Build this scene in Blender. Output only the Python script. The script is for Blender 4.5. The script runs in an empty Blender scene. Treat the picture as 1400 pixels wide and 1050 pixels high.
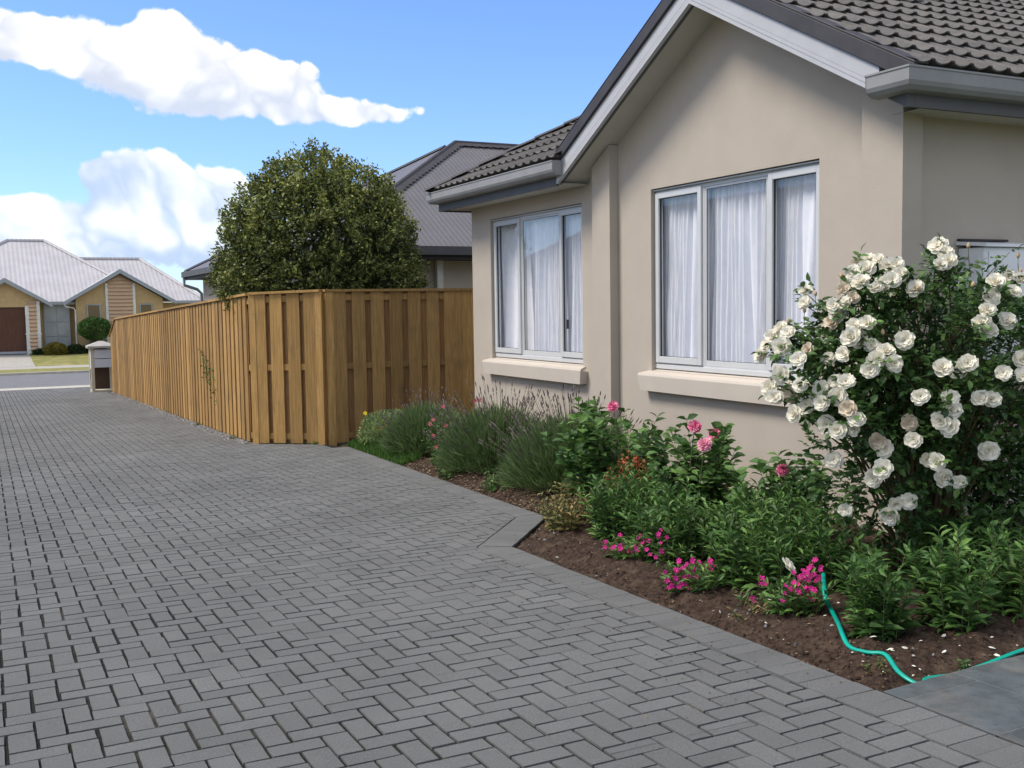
import bpy, bmesh, math, random
import numpy as np
from mathutils import Vector, Matrix, noise
random.seed(7); RNG = np.random.default_rng(7)
S = bpy.context.scene; COL = S.collection
SL = 0.0254                                   # fall of the driveway towards the street
def gz(y): return -SL*y if y < 36.6 else -0.93
R_ = math.radians

# ------------------------------------------------------------------ camera
yaw, pit, rol = R_(26.7), R_(4.26), R_(-0.87)
Fw = Vector((math.sin(yaw)*math.cos(pit), math.cos(yaw)*math.cos(pit), -math.sin(pit)))
r0 = Vector((math.cos(yaw), -math.sin(yaw), 0)); u0 = r0.cross(Fw)
Rt = math.cos(rol)*r0 + math.sin(rol)*u0; Up = -math.sin(rol)*r0 + math.cos(rol)*u0
EYE = Vector((0, 0, 1.5))
cam = bpy.data.cameras.new('camera'); co = bpy.data.objects.new('camera', cam); COL.objects.link(co)
co.matrix_world = Matrix(((Rt.x, Up.x, -Fw.x, EYE.x), (Rt.y, Up.y, -Fw.y, EYE.y), (Rt.z, Up.z, -Fw.z, EYE.z), (0, 0, 0, 1)))
cam.sensor_width = 36; cam.lens = 1437/1400*36; cam.clip_end = 3000; cam.clip_start = .05
S.camera = co
def ray(x, y): return Fw + Rt*((x-700)/1437) - Up*((y-525)/1437)

# ------------------------------------------------------------------ mesh builder
class MB:
    def __init__(s): s.v = []; s.f = []; s.a = []; s.m = []
    def add(s, vs, fs, var=.5, mi=0):
        n = len(s.v); s.v.extend(tuple(p) for p in vs)
        for f in fs: s.f.append(tuple(i+n for i in f)); s.a.append(var); s.m.append(mi)
    def box(s, x0, x1, y0, y1, z0, z1, var=.5, mi=0):
        if x0 > x1: x0, x1 = x1, x0
        if y0 > y1: y0, y1 = y1, y0
        vs = [(x, y, z) for z in (z0, z1) for y in (y0, y1) for x in (x0, x1)]
        s.add(vs, [(0,2,3,1),(4,5,7,6),(0,1,5,4),(2,6,7,3),(0,4,6,2),(1,3,7,5)], var, mi)
    def obox(s, P, T, N, l, w, z0, z1, var=.5, mi=0, n0=0.):   # box along T from P, from n0 to w along N
        vs = []
        for z in (0, 1):
            for b in (n0, w):
                for a in (0, l):
                    q = P + T*a + N*b
                    zz = (z0, z1)[z]
                    zz = zz(a) if callable(zz) else zz
                    vs.append((q.x, q.y, zz))
        s.add(vs, [(0,2,3,1),(4,5,7,6),(0,1,5,4),(2,6,7,3),(0,4,6,2),(1,3,7,5)], var, mi)
    def prism(s, prof, p0, p1, close=True, var=.5, mi=0, caps=True):  # profile points given as callables -> 3D at p0 / p1
        n = len(prof)
        vs = [tuple(Vector(p0)+Vector(q)) for q in prof] + [tuple(Vector(p1)+Vector(q)) for q in prof]
        fs = [(i, (i+1) % n, n+(i+1) % n, n+i) for i in range(n if close else n-1)]
        if caps and close: fs += [tuple(range(n))[::-1], tuple(range(n, 2*n))]
        s.add(vs, fs, var, mi)
    def tube(s, pts, r, k=6, var=.5, mi=0, cap=True, flat=1.):
        pts = [Vector(p) for p in pts]; n = len(pts); vs = []; fs = []
        rr = r if hasattr(r, '__len__') else [r]*n
        for i, p in enumerate(pts):
            d = (pts[min(i+1, n-1)]-pts[max(i-1, 0)])
            d = d.normalized() if d.length > 1e-9 else Vector((0, 0, 1))
            a = d.cross(Vector((0, 0, 1)))
            if a.length < .05: a = d.cross(Vector((1, 0, 0)))
            a.normalize(); b = a.cross(d)
            for j in range(k):
                t = 2*math.pi*j/k; q = p + (a*math.cos(t) + b*math.sin(t)*flat)*rr[i]; vs.append(q)
        for i in range(n-1):
            for j in range(k):
                fs.append((i*k+j, i*k+(j+1) % k, (i+1)*k+(j+1) % k, (i+1)*k+j))
        if cap: fs += [tuple(range(k))[::-1], tuple(range((n-1)*k, n*k))]
        s.add(vs, fs, var, mi)
    def build(s, name, mats, parent=None, smooth=False, fixn=False):
        off = Vector((0, 0, 0))
        if parent is not None:
            o = parent
            while o is not None: off += Vector(o.location); o = o.parent
        me = bpy.data.meshes.new(name)
        V = np.array(s.v, dtype=float).reshape(-1, 3) - np.array(off)
        me.from_pydata(V.tolist(), [], s.f)
        if not isinstance(mats, (list, tuple)): mats = [mats]
        for m in mats: me.materials.append(m)
        if len(mats) > 1: me.polygons.foreach_set('material_index', s.m)
        at = me.attributes.new('var', 'FLOAT', 'FACE'); at.data.foreach_set('value', np.array(s.a, dtype=np.float32))
        if smooth: me.polygons.foreach_set('use_smooth', [True]*len(s.f))
        me.update()
        if fixn:
            bm = bmesh.new(); bm.from_mesh(me); bmesh.ops.recalc_face_normals(bm, faces=bm.faces); bm.to_mesh(me); bm.free()
        ob = bpy.data.objects.new(name, me); COL.objects.link(ob)
        if parent is not None: ob.parent = parent
        return ob
def tag(o, label=None, cat=None, group=None, kind=None):
    if label: o['label'] = label
    if cat: o['category'] = cat
    if group: o['group'] = group
    if kind: o['kind'] = kind
    return o
def struct(o, label=None):
    o['kind'] = 'structure'
    if label: o['label'] = label; 
    o['category'] = o.name.split('.')[0].replace('_', ' ')
    return o
def thing(name, label, cat, loc, group=None):
    o = bpy.data.objects.new(name, None); COL.objects.link(o); o.location = loc
    o.empty_display_size = .1
    return tag(o, label, cat, group)

# ------------------------------------------------------------------ materials
def nodes(name):
    m = bpy.data.materials.new(name); m.use_nodes = True
    nt = m.node_tree; nt.nodes.clear(); return m, nt, nt.nodes, nt.links
def rgb(c): return (c[0], c[1], c[2], 1)
def mixc(nt, a, b, fac, mode='MIX'):
    n = nt.nodes.new('ShaderNodeMix'); n.data_type = 'RGBA'; n.blend_type = mode
    for inp, v in ((n.inputs['A'], a), (n.inputs['B'], b), (n.inputs['Factor'], fac)):
        if inp.type == 'RGBA' or True:
            pass
    def put(sock, v):
        if isinstance(v, bpy.types.NodeSocket): nt.links.new(v, sock)
        else: sock.default_value = v
    put(n.inputs[0], fac); put(n.inputs[6], a); put(n.inputs[7], b)
    return n.outputs[2]
def math_(nt, op, a, b=None, c=None, clamp=False):
    n = nt.nodes.new('ShaderNodeMath'); n.operation = op; n.use_clamp = clamp
    for i, v in enumerate((a, b, c)):
        if v is None: continue
        if isinstance(v, bpy.types.NodeSocket): nt.links.new(v, n.inputs[i])
        else: n.inputs[i].default_value = v
    return n.outputs[0]
def nz(nt, vec, scale, detail=4, rough=.55, stretch=None):
    n = nt.nodes.new('ShaderNodeTexNoise'); n.inputs['Scale'].default_value = scale
    n.inputs['Detail'].default_value = detail; n.inputs['Roughness'].default_value = rough
    if stretch:
        mp = nt.nodes.new('ShaderNodeMapping'); mp.inputs['Scale'].default_value = stretch
        nt.links.new(vec, mp.inputs['Vector']); vec = mp.outputs[0]
    nt.links.new(vec, n.inputs['Vector']); return n.outputs['Fac']
def smooth(nt, v, a, b):
    n = nt.nodes.new('ShaderNodeMapRange'); n.interpolation_type = 'SMOOTHSTEP'
    n.inputs['From Min'].default_value = a; n.inputs['From Max'].default_value = b
    nt.links.new(v, n.inputs['Value']); return n.outputs[0]
def surf(name, c1, c2=None, scale=6., rough=.8, spec=.3, bump=0., bscale=60., varamt=0., c3=None, s3=1.2, a3=.5, stretch=None, metal=0., trans=0., varcol=None, big=None):
    m, nt, N, L = nodes(name)
    out = N.new('ShaderNodeOutputMaterial'); p = N.new('ShaderNodeBsdfPrincipled')
    tc = N.new('ShaderNodeTexCoord').outputs['Object']
    c2 = c2 or tuple(x*.8 for x in c1)
    f = smooth(nt, nz(nt, tc, scale, 5, .6, stretch), .32, .68)
    col = mixc(nt, rgb(c1), rgb(c2), f)
    if c3:
        g = smooth(nt, nz(nt, tc, s3, 6, .65), .5, .72)
        col = mixc(nt, col, rgb(c3), math_(nt, 'MULTIPLY', g, a3))
    if varamt or varcol:
        at = N.new('ShaderNodeAttribute'); at.attribute_name = 'var'
        if varcol: col = mixc(nt, col, rgb(varcol), math_(nt, 'POWER', at.outputs['Fac'], 2.))
        if varamt:
            k = math_(nt, 'MULTIPLY_ADD', at.outputs['Fac'], 2*varamt, 1-varamt)
            vm = N.new('ShaderNodeVectorMath'); vm.operation = 'SCALE'
            L.new(col, vm.inputs[0]); L.new(k, vm.inputs['Scale']); col = vm.outputs[0]
    if big:      # broad wear and staining
        w = N.new('ShaderNodeMapRange'); w.inputs['From Min'].default_value = .35; w.inputs['From Max'].default_value = .65; w.inputs['To Min'].default_value = big[1]; w.inputs['To Max'].default_value = big[2]
        L.new(nz(nt, tc, big[0], 7, .65), w.inputs['Value']); vb = N.new('ShaderNodeVectorMath'); vb.operation = 'SCALE'; L.new(col, vb.inputs[0]); L.new(w.outputs[0], vb.inputs['Scale']); col = vb.outputs[0]
    L.new(col, p.inputs['Base Color']); p.inputs['Roughness'].default_value = rough
    p.inputs['Specular IOR Level'].default_value = spec; p.inputs['Metallic'].default_value = metal
    if bump:
        b = N.new('ShaderNodeBump'); b.inputs['Strength'].default_value = bump; b.inputs['Distance'].default_value = .01
        L.new(nz(nt, tc, bscale, 5, .65, stretch), b.inputs['Height']); L.new(b.outputs[0], p.inputs['Normal'])
    sh = p.outputs[0]
    if trans:
        t = N.new('ShaderNodeBsdfTranslucent'); L.new(col, t.inputs['Color'])
        mx = N.new('ShaderNodeMixShader'); mx.inputs[0].default_value = trans
        L.new(sh, mx.inputs[1]); L.new(t.outputs[0], mx.inputs[2]); sh = mx.outputs[0]
    L.new(sh, out.inputs[0]); return m
M = {}
M['paver'] = surf('paver', (.208,.208,.199), (.150,.152,.148), 150, .92, .15, .9, 260, .09, c3=(.205,.205,.197), s3=.8, a3=.45, big=(.6, .87, 1.09))
M['joint'] = surf('joint_sand', (.03,.028,.025), (.015,.015,.013), 40, .95, .1, .4, 90, c3=(.12,.11,.09), s3=1.3, a3=.6)
M['slate'] = surf('slate_patio', (.10,.115,.12), (.065,.075,.08), 9, .45, .5, .5, 60, .15, c3=(.21,.19,.165), s3=1.5, a3=.8)
M['grout'] = surf('grout', (.24,.25,.25), (.18,.19,.19), 20, .9, .2)
M['soil'] = surf('soil', (.070,.046,.033), (.030,.020,.015), 38, .95, .1, 1., 70, .25, c3=(.14,.10,.07), s3=9, a3=.6)
M['chip'] = surf('bark_chip', (.095,.058,.038), (.05,.032,.022), 30, .9, .1, 0, 60, .6, varcol=(.20,.15,.10))
M['stucco'] = surf('stucco', (.485,.425,.355), (.46,.402,.336), 2.5, .92, .15, .5, 200, c3=(.43,.375,.315), s3=.9, a3=.45)
M['stucco_sill'] = surf('stucco_sill', (.555,.495,.425), (.53,.47,.405), 4, .9, .15, .25, 240)
M['soffit'] = surf('soffit_board', (.52,.50,.44), (.49,.47,.42), 3, .7, .3)
M['fascia'] = surf('painted_fascia', (.46,.46,.47), (.43,.43,.44), 5, .5, .4, .05, 30)
M['gutter'] = surf('gutter_metal', (.27,.272,.272), (.24,.243,.243), 4, .6, .25, .03, 20)
M['dark'] = surf('dark_barge', (.062,.058,.062), (.05,.047,.05), 5, .6, .25)
M['darkfascia'] = surf('dark_fascia', (.10,.10,.102), (.088,.088,.09), 5, .6, .25)
M['tile'] = surf('roof_tile', (.145,.135,.128), (.105,.098,.094), 12, .8, .3, .5, 140, .12, c3=(.17,.16,.145), s3=2, a3=.5)
M['frame'] = surf('window_aluminium', (.56,.57,.57), (.53,.54,.54), 5, .35, .5)
M['rubber'] = surf('window_seal', (.03,.03,.03), None, 5, .6, .3)
M['inside'] = surf('interior_wall', (.75,.70,.62), None, 3, .9, .1)
M['wood'] = surf('treated_pine', (.475,.280,.098), (.33,.19,.062), 5, .75, .25, .45, 30, .30, c3=(.22,.15,.065), s3=2.4, a3=.55, stretch=(9,9,.55))
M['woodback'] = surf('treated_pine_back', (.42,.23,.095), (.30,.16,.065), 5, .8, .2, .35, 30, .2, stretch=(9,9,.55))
M['concrete'] = surf('concrete', (.42,.40,.36), (.34,.32,.29), 6, .9, .2, .2, 80)
M['kerb'] = surf('kerb_concrete', (.50,.47,.40), (.42,.39,.33), 6, .9, .2, .2, 80)
M['asphalt'] = surf('asphalt', (.19,.19,.195), (.165,.165,.17), 3, .9, .2, .3, 120, c3=(.22,.22,.22), s3=.3, a3=.5)
M['drygrass'] = surf('dry_grass', (.28,.25,.10), (.18,.19,.065), 2.2, .95, .1, .8, 40, c3=(.36,.31,.16), s3=.7, a3=.7)
M['ground'] = surf('ground_soil', (.16,.15,.07), (.10,.11,.05), 1, .95, .1)
M['gravel'] = surf('gravel_stone', (.30,.29,.28), (.2,.19,.18), 20, .9, .2, .2, 60, .45)
M['petal'] = surf('white_petal', (.91,.88,.78), (.89,.85,.72), 25, .6, .2, 0, 10, .06, trans=.25)
M['petalold'] = surf('faded_petal', (.80,.73,.60), (.66,.54,.38), 40, .7, .2, 0, 10, .1, trans=.2)
M['stamen'] = surf('stamen', (.62,.42,.10), None, 50, .8, .1)
M['bud'] = surf('rose_bud', (.55,.36,.24), (.4,.3,.15), 60, .7, .2)
def leafm(name, c1, c2, vc, sc=20, rough=.48, tr=.25, va=.5): return surf(name, c1, c2, sc, rough, .32, 0, 10, va, trans=tr, varcol=vc)
M['roseleaf'] = leafm('rose_leaf', (.055,.125,.034), (.036,.085,.026), (.15,.25,.06), rough=.4)
M['lance'] = leafm('lance_leaf', (.060,.150,.030), (.038,.100,.023), (.16,.27,.065))
M['broad'] = leafm('broad_leaf', (.058,.145,.032), (.038,.10,.024), (.16,.27,.065))
M['lav'] = leafm('lavender_leaf', (.12,.21,.065), (.075,.14,.045), (.26,.31,.13), rough=.7)
M['lavspike'] = surf('lavender_spike', (.13,.10,.10), (.19,.155,.14), 60, .9, .1, 0, 10, .4)
M['lavstem'] = surf('lavender_stem', (.18,.17,.11), (.12,.13,.08), 30, .8, .1, 0, 10, .3)
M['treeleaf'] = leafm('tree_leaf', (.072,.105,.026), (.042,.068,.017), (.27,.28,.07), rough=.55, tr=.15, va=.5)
M['ball'] = leafm('ball_leaf', (.045,.11,.025), (.03,.08,.02), (.10,.19,.04))
M['yellowbush'] = leafm('yellow_bush_leaf', (.17,.16,.03), (.10,.11,.02), (.34,.24,.04))
M['darkbush'] = leafm('dark_bush_leaf', (.025,.05,.016), (.018,.035,.012), (.06,.09,.03))
M['redleaf'] = leafm('red_leaf', (.14,.11,.03), (.075,.09,.025), (.42,.09,.04), tr=.2)
M['weed'] = leafm('weed_leaf', (.15,.17,.05), (.09,.13,.035), (.36,.23,.10))
M['lawn'] = leafm('lawn_blade', (.075,.17,.028), (.055,.13,.02), (.15,.26,.05), rough=.6)
M['bark'] = surf('bark', (.11,.08,.055), (.06,.045,.03), 25, .9, .2, .6, 60)
M['cane'] = surf('rose_cane', (.09,.10,.035), (.14,.07,.04), 25, .7, .3)
M['stem'] = surf('green_stem', (.06,.11,.03), (.10,.08,.035), 25, .7, .3)
M['magenta'] = surf('magenta_petal', (.66,.035,.25), (.55,.03,.24), 50, .6, .2, 0, 10, .2, trans=.2)
M['pink'] = surf('pink_petal', (.76,.12,.30), (.66,.08,.24), 60, .6, .2, 0, 10, .2, trans=.2, varcol=(.86,.42,.50))
M['palepink'] = surf('pale_pink_petal', (.82,.42,.50), (.80,.28,.42), 60, .6, .2, 0, 10, .15, trans=.2)
M['salmon'] = surf('salmon_petal', (.72,.20,.20), (.65,.14,.18), 60, .6, .2, trans=.2)
M['yellow'] = surf('yellow_petal', (.80,.60,.02), None, 60, .6, .2)
M['hose'] = surf('hose_plastic', (.0,.36,.26), (.0,.28,.21), 5, .3, .5)
M['hosedark'] = surf('hose_underside', (.0,.08,.07), None, 5, .35, .5)
M['whitebox'] = surf('white_enamel', (.80,.81,.82), (.65,.67,.69), 2, .35, .5)
M['mailwhite'] = surf('mailbox_paint', (.62,.63,.66), (.58,.59,.62), 3, .5, .4)
M['cream'] = surf('cream_paint', (.62,.55,.42), (.56,.50,.38), 6, .8, .2, .2, 60)
M['void'] = surf('mailbox_void_shade', (.10,.07,.05), None, 3, .9, .1)  # dark colour stands in for shade in the open letterbox void
M['brickfar'] = surf('yellow_brick', (.52,.37,.19), (.45,.32,.16), 7, .9, .15, .2, 30)
M['weatherboard'] = surf('weatherboard', (.56,.39,.25), (.53,.37,.24), 2, .7, .2)
M['trim'] = surf('white_trim', (.75,.74,.68), None, 3, .6, .3)
M['cladfar'] = surf('far_garage_door', (.115,.048,.026), (.08,.032,.018), 3, .5, .3, 0, 10, stretch=(6,1,.5))
M['farglass'] = surf('far_glazing', (.30,.33,.34), (.40,.41,.40), 1.5, .25, .6)
M['farwin'] = surf('far_window_blind', (.20,.14,.06), None, 1.5, .2, .6)
M['farframe'] = surf('far_window_frame', (.35,.38,.36), None, 2, .5, .4)
M['fargutter'] = surf('far_gutter', (.33,.36,.38), (.30,.33,.35), 2, .5, .4)
def corrugated(name, col, axis, per, spec=.4, dist=.009):
    m, nt, N, L = nodes(name); out = N.new('ShaderNodeOutputMaterial'); p = N.new('ShaderNodeBsdfPrincipled')
    tc = N.new('ShaderNodeTexCoord').outputs['Object']; sp = N.new('ShaderNodeSeparateXYZ'); L.new(tc, sp.inputs[0])
    w = math_(nt, 'SINE', math_(nt, 'MULTIPLY', sp.outputs[axis], 2*math.pi/per))
    b = N.new('ShaderNodeBump'); b.inputs['Strength'].default_value = 1; b.inputs['Distance'].default_value = dist
    L.new(w, b.inputs['Height']); L.new(b.outputs[0], p.inputs['Normal'])
    col_ = mixc(nt, rgb(col), rgb(tuple(c*.9 for c in col)), smooth(nt, nz(nt, tc, 1.3), .35, .65))
    L.new(col_, p.inputs['Base Color']); p.inputs['Roughness'].default_value = .5; p.inputs['Specular IOR Level'].default_value = spec
    L.new(p.outputs[0], out.inputs[0]); return m
M['roofgreyX'] = corrugated('corrugated_grey_a', (.135,.127,.13), 0, .105, dist=.004)
M['roofgreyY'] = corrugated('corrugated_grey_b', (.135,.127,.13), 1, .105, dist=.004)
M['roofpaleX'] = corrugated('corrugated_pale_a', (.47,.45,.46), 0, .22, dist=.006)
M['roofpaleY'] = corrugated('corrugated_pale_b', (.50,.49,.50), 1, .22, dist=.006)
def glassmat():
    m, nt, N, L = nodes('window_glass'); out = N.new('ShaderNodeOutputMaterial')
    t = N.new('ShaderNodeBsdfTransparent'); t.inputs[0].default_value = (.97,.98,.985,1)
    g = N.new('ShaderNodeBsdfGlossy'); g.inputs['Roughness'].default_value = .02; g.inputs[0].default_value = (1,1,1,1)
    fr = N.new('ShaderNodeLayerWeight'); fr.inputs[0].default_value = .5
    k = math_(nt, 'MULTIPLY_ADD', math_(nt, 'POWER', fr.outputs['Facing'], 4.), .9, .06, clamp=True)
    mx = N.new('ShaderNodeMixShader'); L.new(k, mx.inputs[0]); L.new(t.outputs[0], mx.inputs[1]); L.new(g.outputs[0], mx.inputs[2])
    L.new(mx.outputs[0], out.inputs[0]); return m
M['glass'] = glassmat()
M['curtain'] = surf('net_curtain', (.88,.88,.92), (.83,.84,.90), 8, .9, .1, .15, 300)

# ------------------------------------------------------------------ world: sky with clouds
SUN_EL, SUN_AZ = R_(52), R_(-68)       # azimuth measured from +Y towards +X
W = bpy.data.worlds.new('World'); S.world = W; W.use_nodes = True
nt = W.node_tree; nt.nodes.clear(); N = nt.nodes; L = nt.links
out = N.new('ShaderNodeOutputWorld'); bg = N.new('ShaderNodeBackground')
sky = N.new('ShaderNodeTexSky'); sky.sky_type = 'NISHITA'; sky.sun_disc = False
sky.sun_elevation = SUN_EL; sky.sun_rotation = SUN_AZ; sky.altitude = 0; sky.air_density = 1.0; sky.dust_density = .3; sky.ozone_density = 2.5
tcw = N.new('ShaderNodeTexCoord').outputs['Generated']
sp = N.new('ShaderNodeSeparateXYZ'); L.new(tcw, sp.inputs[0])
den = math_(nt, 'ADD', math_(nt, 'ABSOLUTE', sp.outputs[1]), .04)
U = math_(nt, 'DIVIDE', sp.outputs[0], den); V = math_(nt, 'DIVIDE', sp.outputs[2], den)
cb = N.new('ShaderNodeCombineXYZ'); L.new(U, cb.inputs[0]); L.new(V, cb.inputs[1])
UV = cb.outputs[0]
wn = N.new('ShaderNodeTexNoise'); wn.inputs['Scale'].default_value = 6; wn.inputs['Detail'].default_value = 4; L.new(UV, wn.inputs['Vector'])
wv = N.new('ShaderNodeVectorMath'); wv.operation = 'MULTIPLY_ADD'; L.new(wn.outputs['Color'], wv.inputs[0]); wv.inputs[1].default_value = (.09, .07, 0); L.new(UV, wv.inputs[2])
WUV = wv.outputs[0]
n1 = nz(nt, UV, 24, 8, .6); n2 = math_(nt, 'MULTIPLY', math_(nt, 'ABSOLUTE', math_(nt, 'SUBTRACT', nz(nt, WUV, 13, 3, .5), .5)), 5.0)
def uvpix(px, py):
    r = ray(px, py); return r.x/r.y, r.z/r.y
blobs = [  # px, py, half-width, half-height, weight : the cumulus masses seen over the street
 (-15,70,50,48,1),(25,62,45,38,1),(70,70,50,38,1),(115,75,50,38,1),(150,95,70,50,1),(215,62,42,40,1),(205,110,80,55,1),(270,110,70,50,1),(270,145,65,34,1),(330,120,65,40,1),(370,145,60,36,1),(395,112,34,26,.9),(425,160,55,26,1),(478,160,36,24,.95),(518,166,26,18,.85),(552,160,18,12,.55),
 (-20,300,80,34,1),(40,300,70,30,1),(95,320,60,26,.9),(128,245,40,36,1),(165,232,44,32,1),(210,240,44,34,1),(160,290,70,40,1),(245,262,50,34,1),(300,255,42,30,1),(300,300,80,46,.95),(30,350,120,30,.8),(180,345,130,34,.8),(290,350,80,34,.9),(375,228,24,13,.8),(400,340,120,50,.9),(562,226,22,8,.7),(520,345,90,50,.8),
 (820,55,60,20,.58),(715,56,30,8,.56),(385,-4,34,10,.8),(455,-6,24,8,.6),(872,0,36,16,.85),(660,5,24,8,.45)]
acc = None; accs = None
for (px, py, rx, ry, w) in blobs:
    cu, cv = uvpix(px, py); eu = uvpix(px+rx, py); ev = uvpix(px, py-ry)
    au = 1/max(abs(eu[0]-cu), 1e-4); av = 1/max(abs(ev[1]-cv), 1e-4)
    du = math_(nt, 'MULTIPLY', math_(nt, 'SUBTRACT', U, cu), au); dv = math_(nt, 'MULTIPLY', math_(nt, 'SUBTRACT', V, cv), av)
    d2 = math_(nt, 'ADD', math_(nt, 'MULTIPLY', du, du), math_(nt, 'MULTIPLY', dv, dv))
    g = math_(nt, 'MULTIPLY', math_(nt, 'EXPONENT', math_(nt, 'MULTIPLY', d2, -1.35)), w)
    acc = g if acc is None else math_(nt, 'ADD', acc, g)
    gs = math_(nt, 'MULTIPLY', g, dv); accs = gs if accs is None else math_(nt, 'ADD', accs, gs)
front = math_(nt, 'GREATER_THAN', sp.outputs[1], 0.)
accf = math_(nt, 'MULTIPLY', acc, front)
# beyond the picture: scattered cloud from noise only
side = smooth(nt, math_(nt, 'ABSOLUTE', U), 1.2, 2.2)
back = math_(nt, 'MAXIMUM', side, math_(nt, 'SUBTRACT', 1, front))
high = smooth(nt, V, .55, 1.0); back = math_(nt, 'MAXIMUM', back, high)
extra = math_(nt, 'MULTIPLY', back, math_(nt, 'MULTIPLY', smooth(nt, nz(nt, tcw, 2.2, 5, .5), .36, .54), 1.0))
dens = math_(nt, 'ADD', math_(nt, 'MINIMUM', accf, 1.25), extra)
nn = math_(nt, 'MULTIPLY', math_(nt, 'SUBTRACT', math_(nt, 'ADD', math_(nt, 'MULTIPLY', n1, .75), math_(nt, 'MULTIPLY', n2, .3)), .50), 2.0)
gate = smooth(nt, dens, .12, .5)
mask = smooth(nt, math_(nt, 'ADD', dens, math_(nt, 'MULTIPLY', nn, gate)), .50, .78)
shade = smooth(nt, math_(nt, 'ADD', math_(nt, 'MULTIPLY', math_(nt, 'DIVIDE', accs, math_(nt, 'ADD', acc, .05)), .55), math_(nt, 'MULTIPLY', math_(nt, 'SUBTRACT', math_(nt, 'ADD', math_(nt, 'MULTIPLY', nz(nt, WUV, 9, 9, .6), .6), math_(nt, 'MULTIPLY', n2, .4)), .46), 3.0)), -.8, .35)
low = smooth(nt, V, .22, .10)
cloudcol = mixc(nt, (.38,.41,.48,1), (.61,.61,.615,1), shade)
cloudlow = mixc(nt, (.30,.38,.51,1), (.55,.58,.62,1), shade)
cloudcol = mixc(nt, cloudcol, cloudlow, low)
vm = N.new('ShaderNodeVectorMath'); vm.operation = 'MULTIPLY'; L.new(sky.outputs[0], vm.inputs[0]); vm.inputs[1].default_value = (.069, .084, .116)
fin = mixc(nt, vm.outputs[0], cloudcol, mask)
L.new(fin, bg.inputs[0]); bg.inputs[1].default_value = 1.0; L.new(bg.outputs[0], out.inputs[0])
sun = bpy.data.lights.new('sun', 'SUN'); so = bpy.data.objects.new('sun', sun); COL.objects.link(so)
sun.energy = 2.0; sun.angle = R_(20); sun.color = (1, .93, .82)
sd = Vector((math.sin(SUN_AZ)*math.cos(SUN_EL), math.cos(SUN_AZ)*math.cos(SUN_EL), math.sin(SUN_EL)))
so.rotation_euler = sd.to_track_quat('Z', 'Y').to_euler(); so.location = (0, 0, 30)
S.view_settings.view_transform = 'Standard'; S.view_settings.look = 'None'; S.view_settings.exposure = .94; S.view_settings.gamma = 1

# ------------------------------------------------------------------ ground, road, pavements
m = MB(); ys = [-60, 0, 10, 20, 30, 36.6, 46, 53.6, 58, 70, 200, 1500]
def gbase(y): return (-SL*max(y, -60) if y < 36.6 else -.93) - .16 if y < 53 else (-1.02 if y < 54 else -.62)
for a, b in zip(ys[:-1], ys[1:]):
    m.add([(-900, a, gbase(a)), (1500, a, gbase(a)), (1500, b, gbase(b)), (-900, b, gbase(b))], [(0,1,2,3)])
struct(m.build('ground', M['ground']))
m = MB(); m.add([(-200, 37.05, -.95), (200, 37.05, -.95), (200, 45.9, -.95), (-200, 45.9, -.95)], [(0,1,2,3)])
struct(m.build('road', M['asphalt']), 'grey asphalt street crossing at the end of the drive')
m = MB()
m.prism([(0,0,-.2),(0,0,0.0),(0,1.2,-.012),(0,1.25,-.2)], (-200, 36.72, -.93), (200, 36.72, -.93))
struct(m.build('kerb', M['kerb']), 'pale concrete channel between the paved drive and the street')
m = MB()
m.box(-200, 200, 45.9, 46.15, -1.1, -.86)
struct(m.build('kerb', M['kerb']), 'low kerb along the far side of the street')
m = MB(); random.seed(3)
def sheet(m, x0, x1, y0, y1, zf, nx, ny, amp=0, mi=0):
    vs = []; fs = []
    for j in range(ny+1):
        for i in range(nx+1):
            x = x0+(x1-x0)*i/nx; y = y0+(y1-y0)*j/ny
            vs.append((x, y, zf(y)+amp*random.random()))
    for j in range(ny):
        for i in range(nx):
            a = j*(nx+1)+i; fs.append((a, a+1, a+nx+2, a+nx+1))
    m.add(vs, fs, .5, mi)
sheet(m, -60, 60, 46.15, 49.3, lambda y: -.90, 60, 4, .03)
sheet(m, 2.05, 60, 51.4, 57.4, lambda y: -.90+(y-51.4)/6*.38, 60, 8, .03)
tag(m.build('lawn', M['drygrass']), 'dry yellow-green mown lawn and verge across the street', kind='stuff')['category'] = 'lawn'
m = MB(); sheet(m, -60, 60, 49.3, 51.4, lambda y: -.885, 2, 2)
struct(m.build('footpath', M['concrete']), 'pale concrete footpath across the street')
m = MB(); m.add([(-4, 51.4, -.880), (2.05, 51.4, -.880), (2.35, 57.9, -.50), (-4, 57.9, -.50)], [(0,1,2,3)])
struct(m.build('garage_path', M['concrete']), 'grey concrete slab leading to the brown garage door')

# driveway: herringbone pavers laid as real bricks
U_ = .105
def clip(poly, a, b, c):         # keep a*x+b*y<=c
    o = []
    for i in range(len(poly)):
        p, q = poly[i], poly[(i+1) % len(poly)]
        dp = a*p[0]+b*p[1]-c; dq = a*q[0]+b*q[1]-c
        if dp <= 0: o.append(p)
        if dp*dq < 0:
            t = dp/(dp-dq); o.append((p[0]+(q[0]-p[0])*t, p[1]+(q[1]-p[1])*t))
    return o
def halfplanes(poly):             # CCW convex polygon -> half planes
    H = []
    for i in range(len(poly)):
        p, q = poly[i], poly[(i+1) % len(poly)]
        dx, dy = q[0]-p[0], q[1]-p[1]; H.append((dy, -dx, dy*p[0]-dx*p[1]))
    return H
BW = .215
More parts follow.
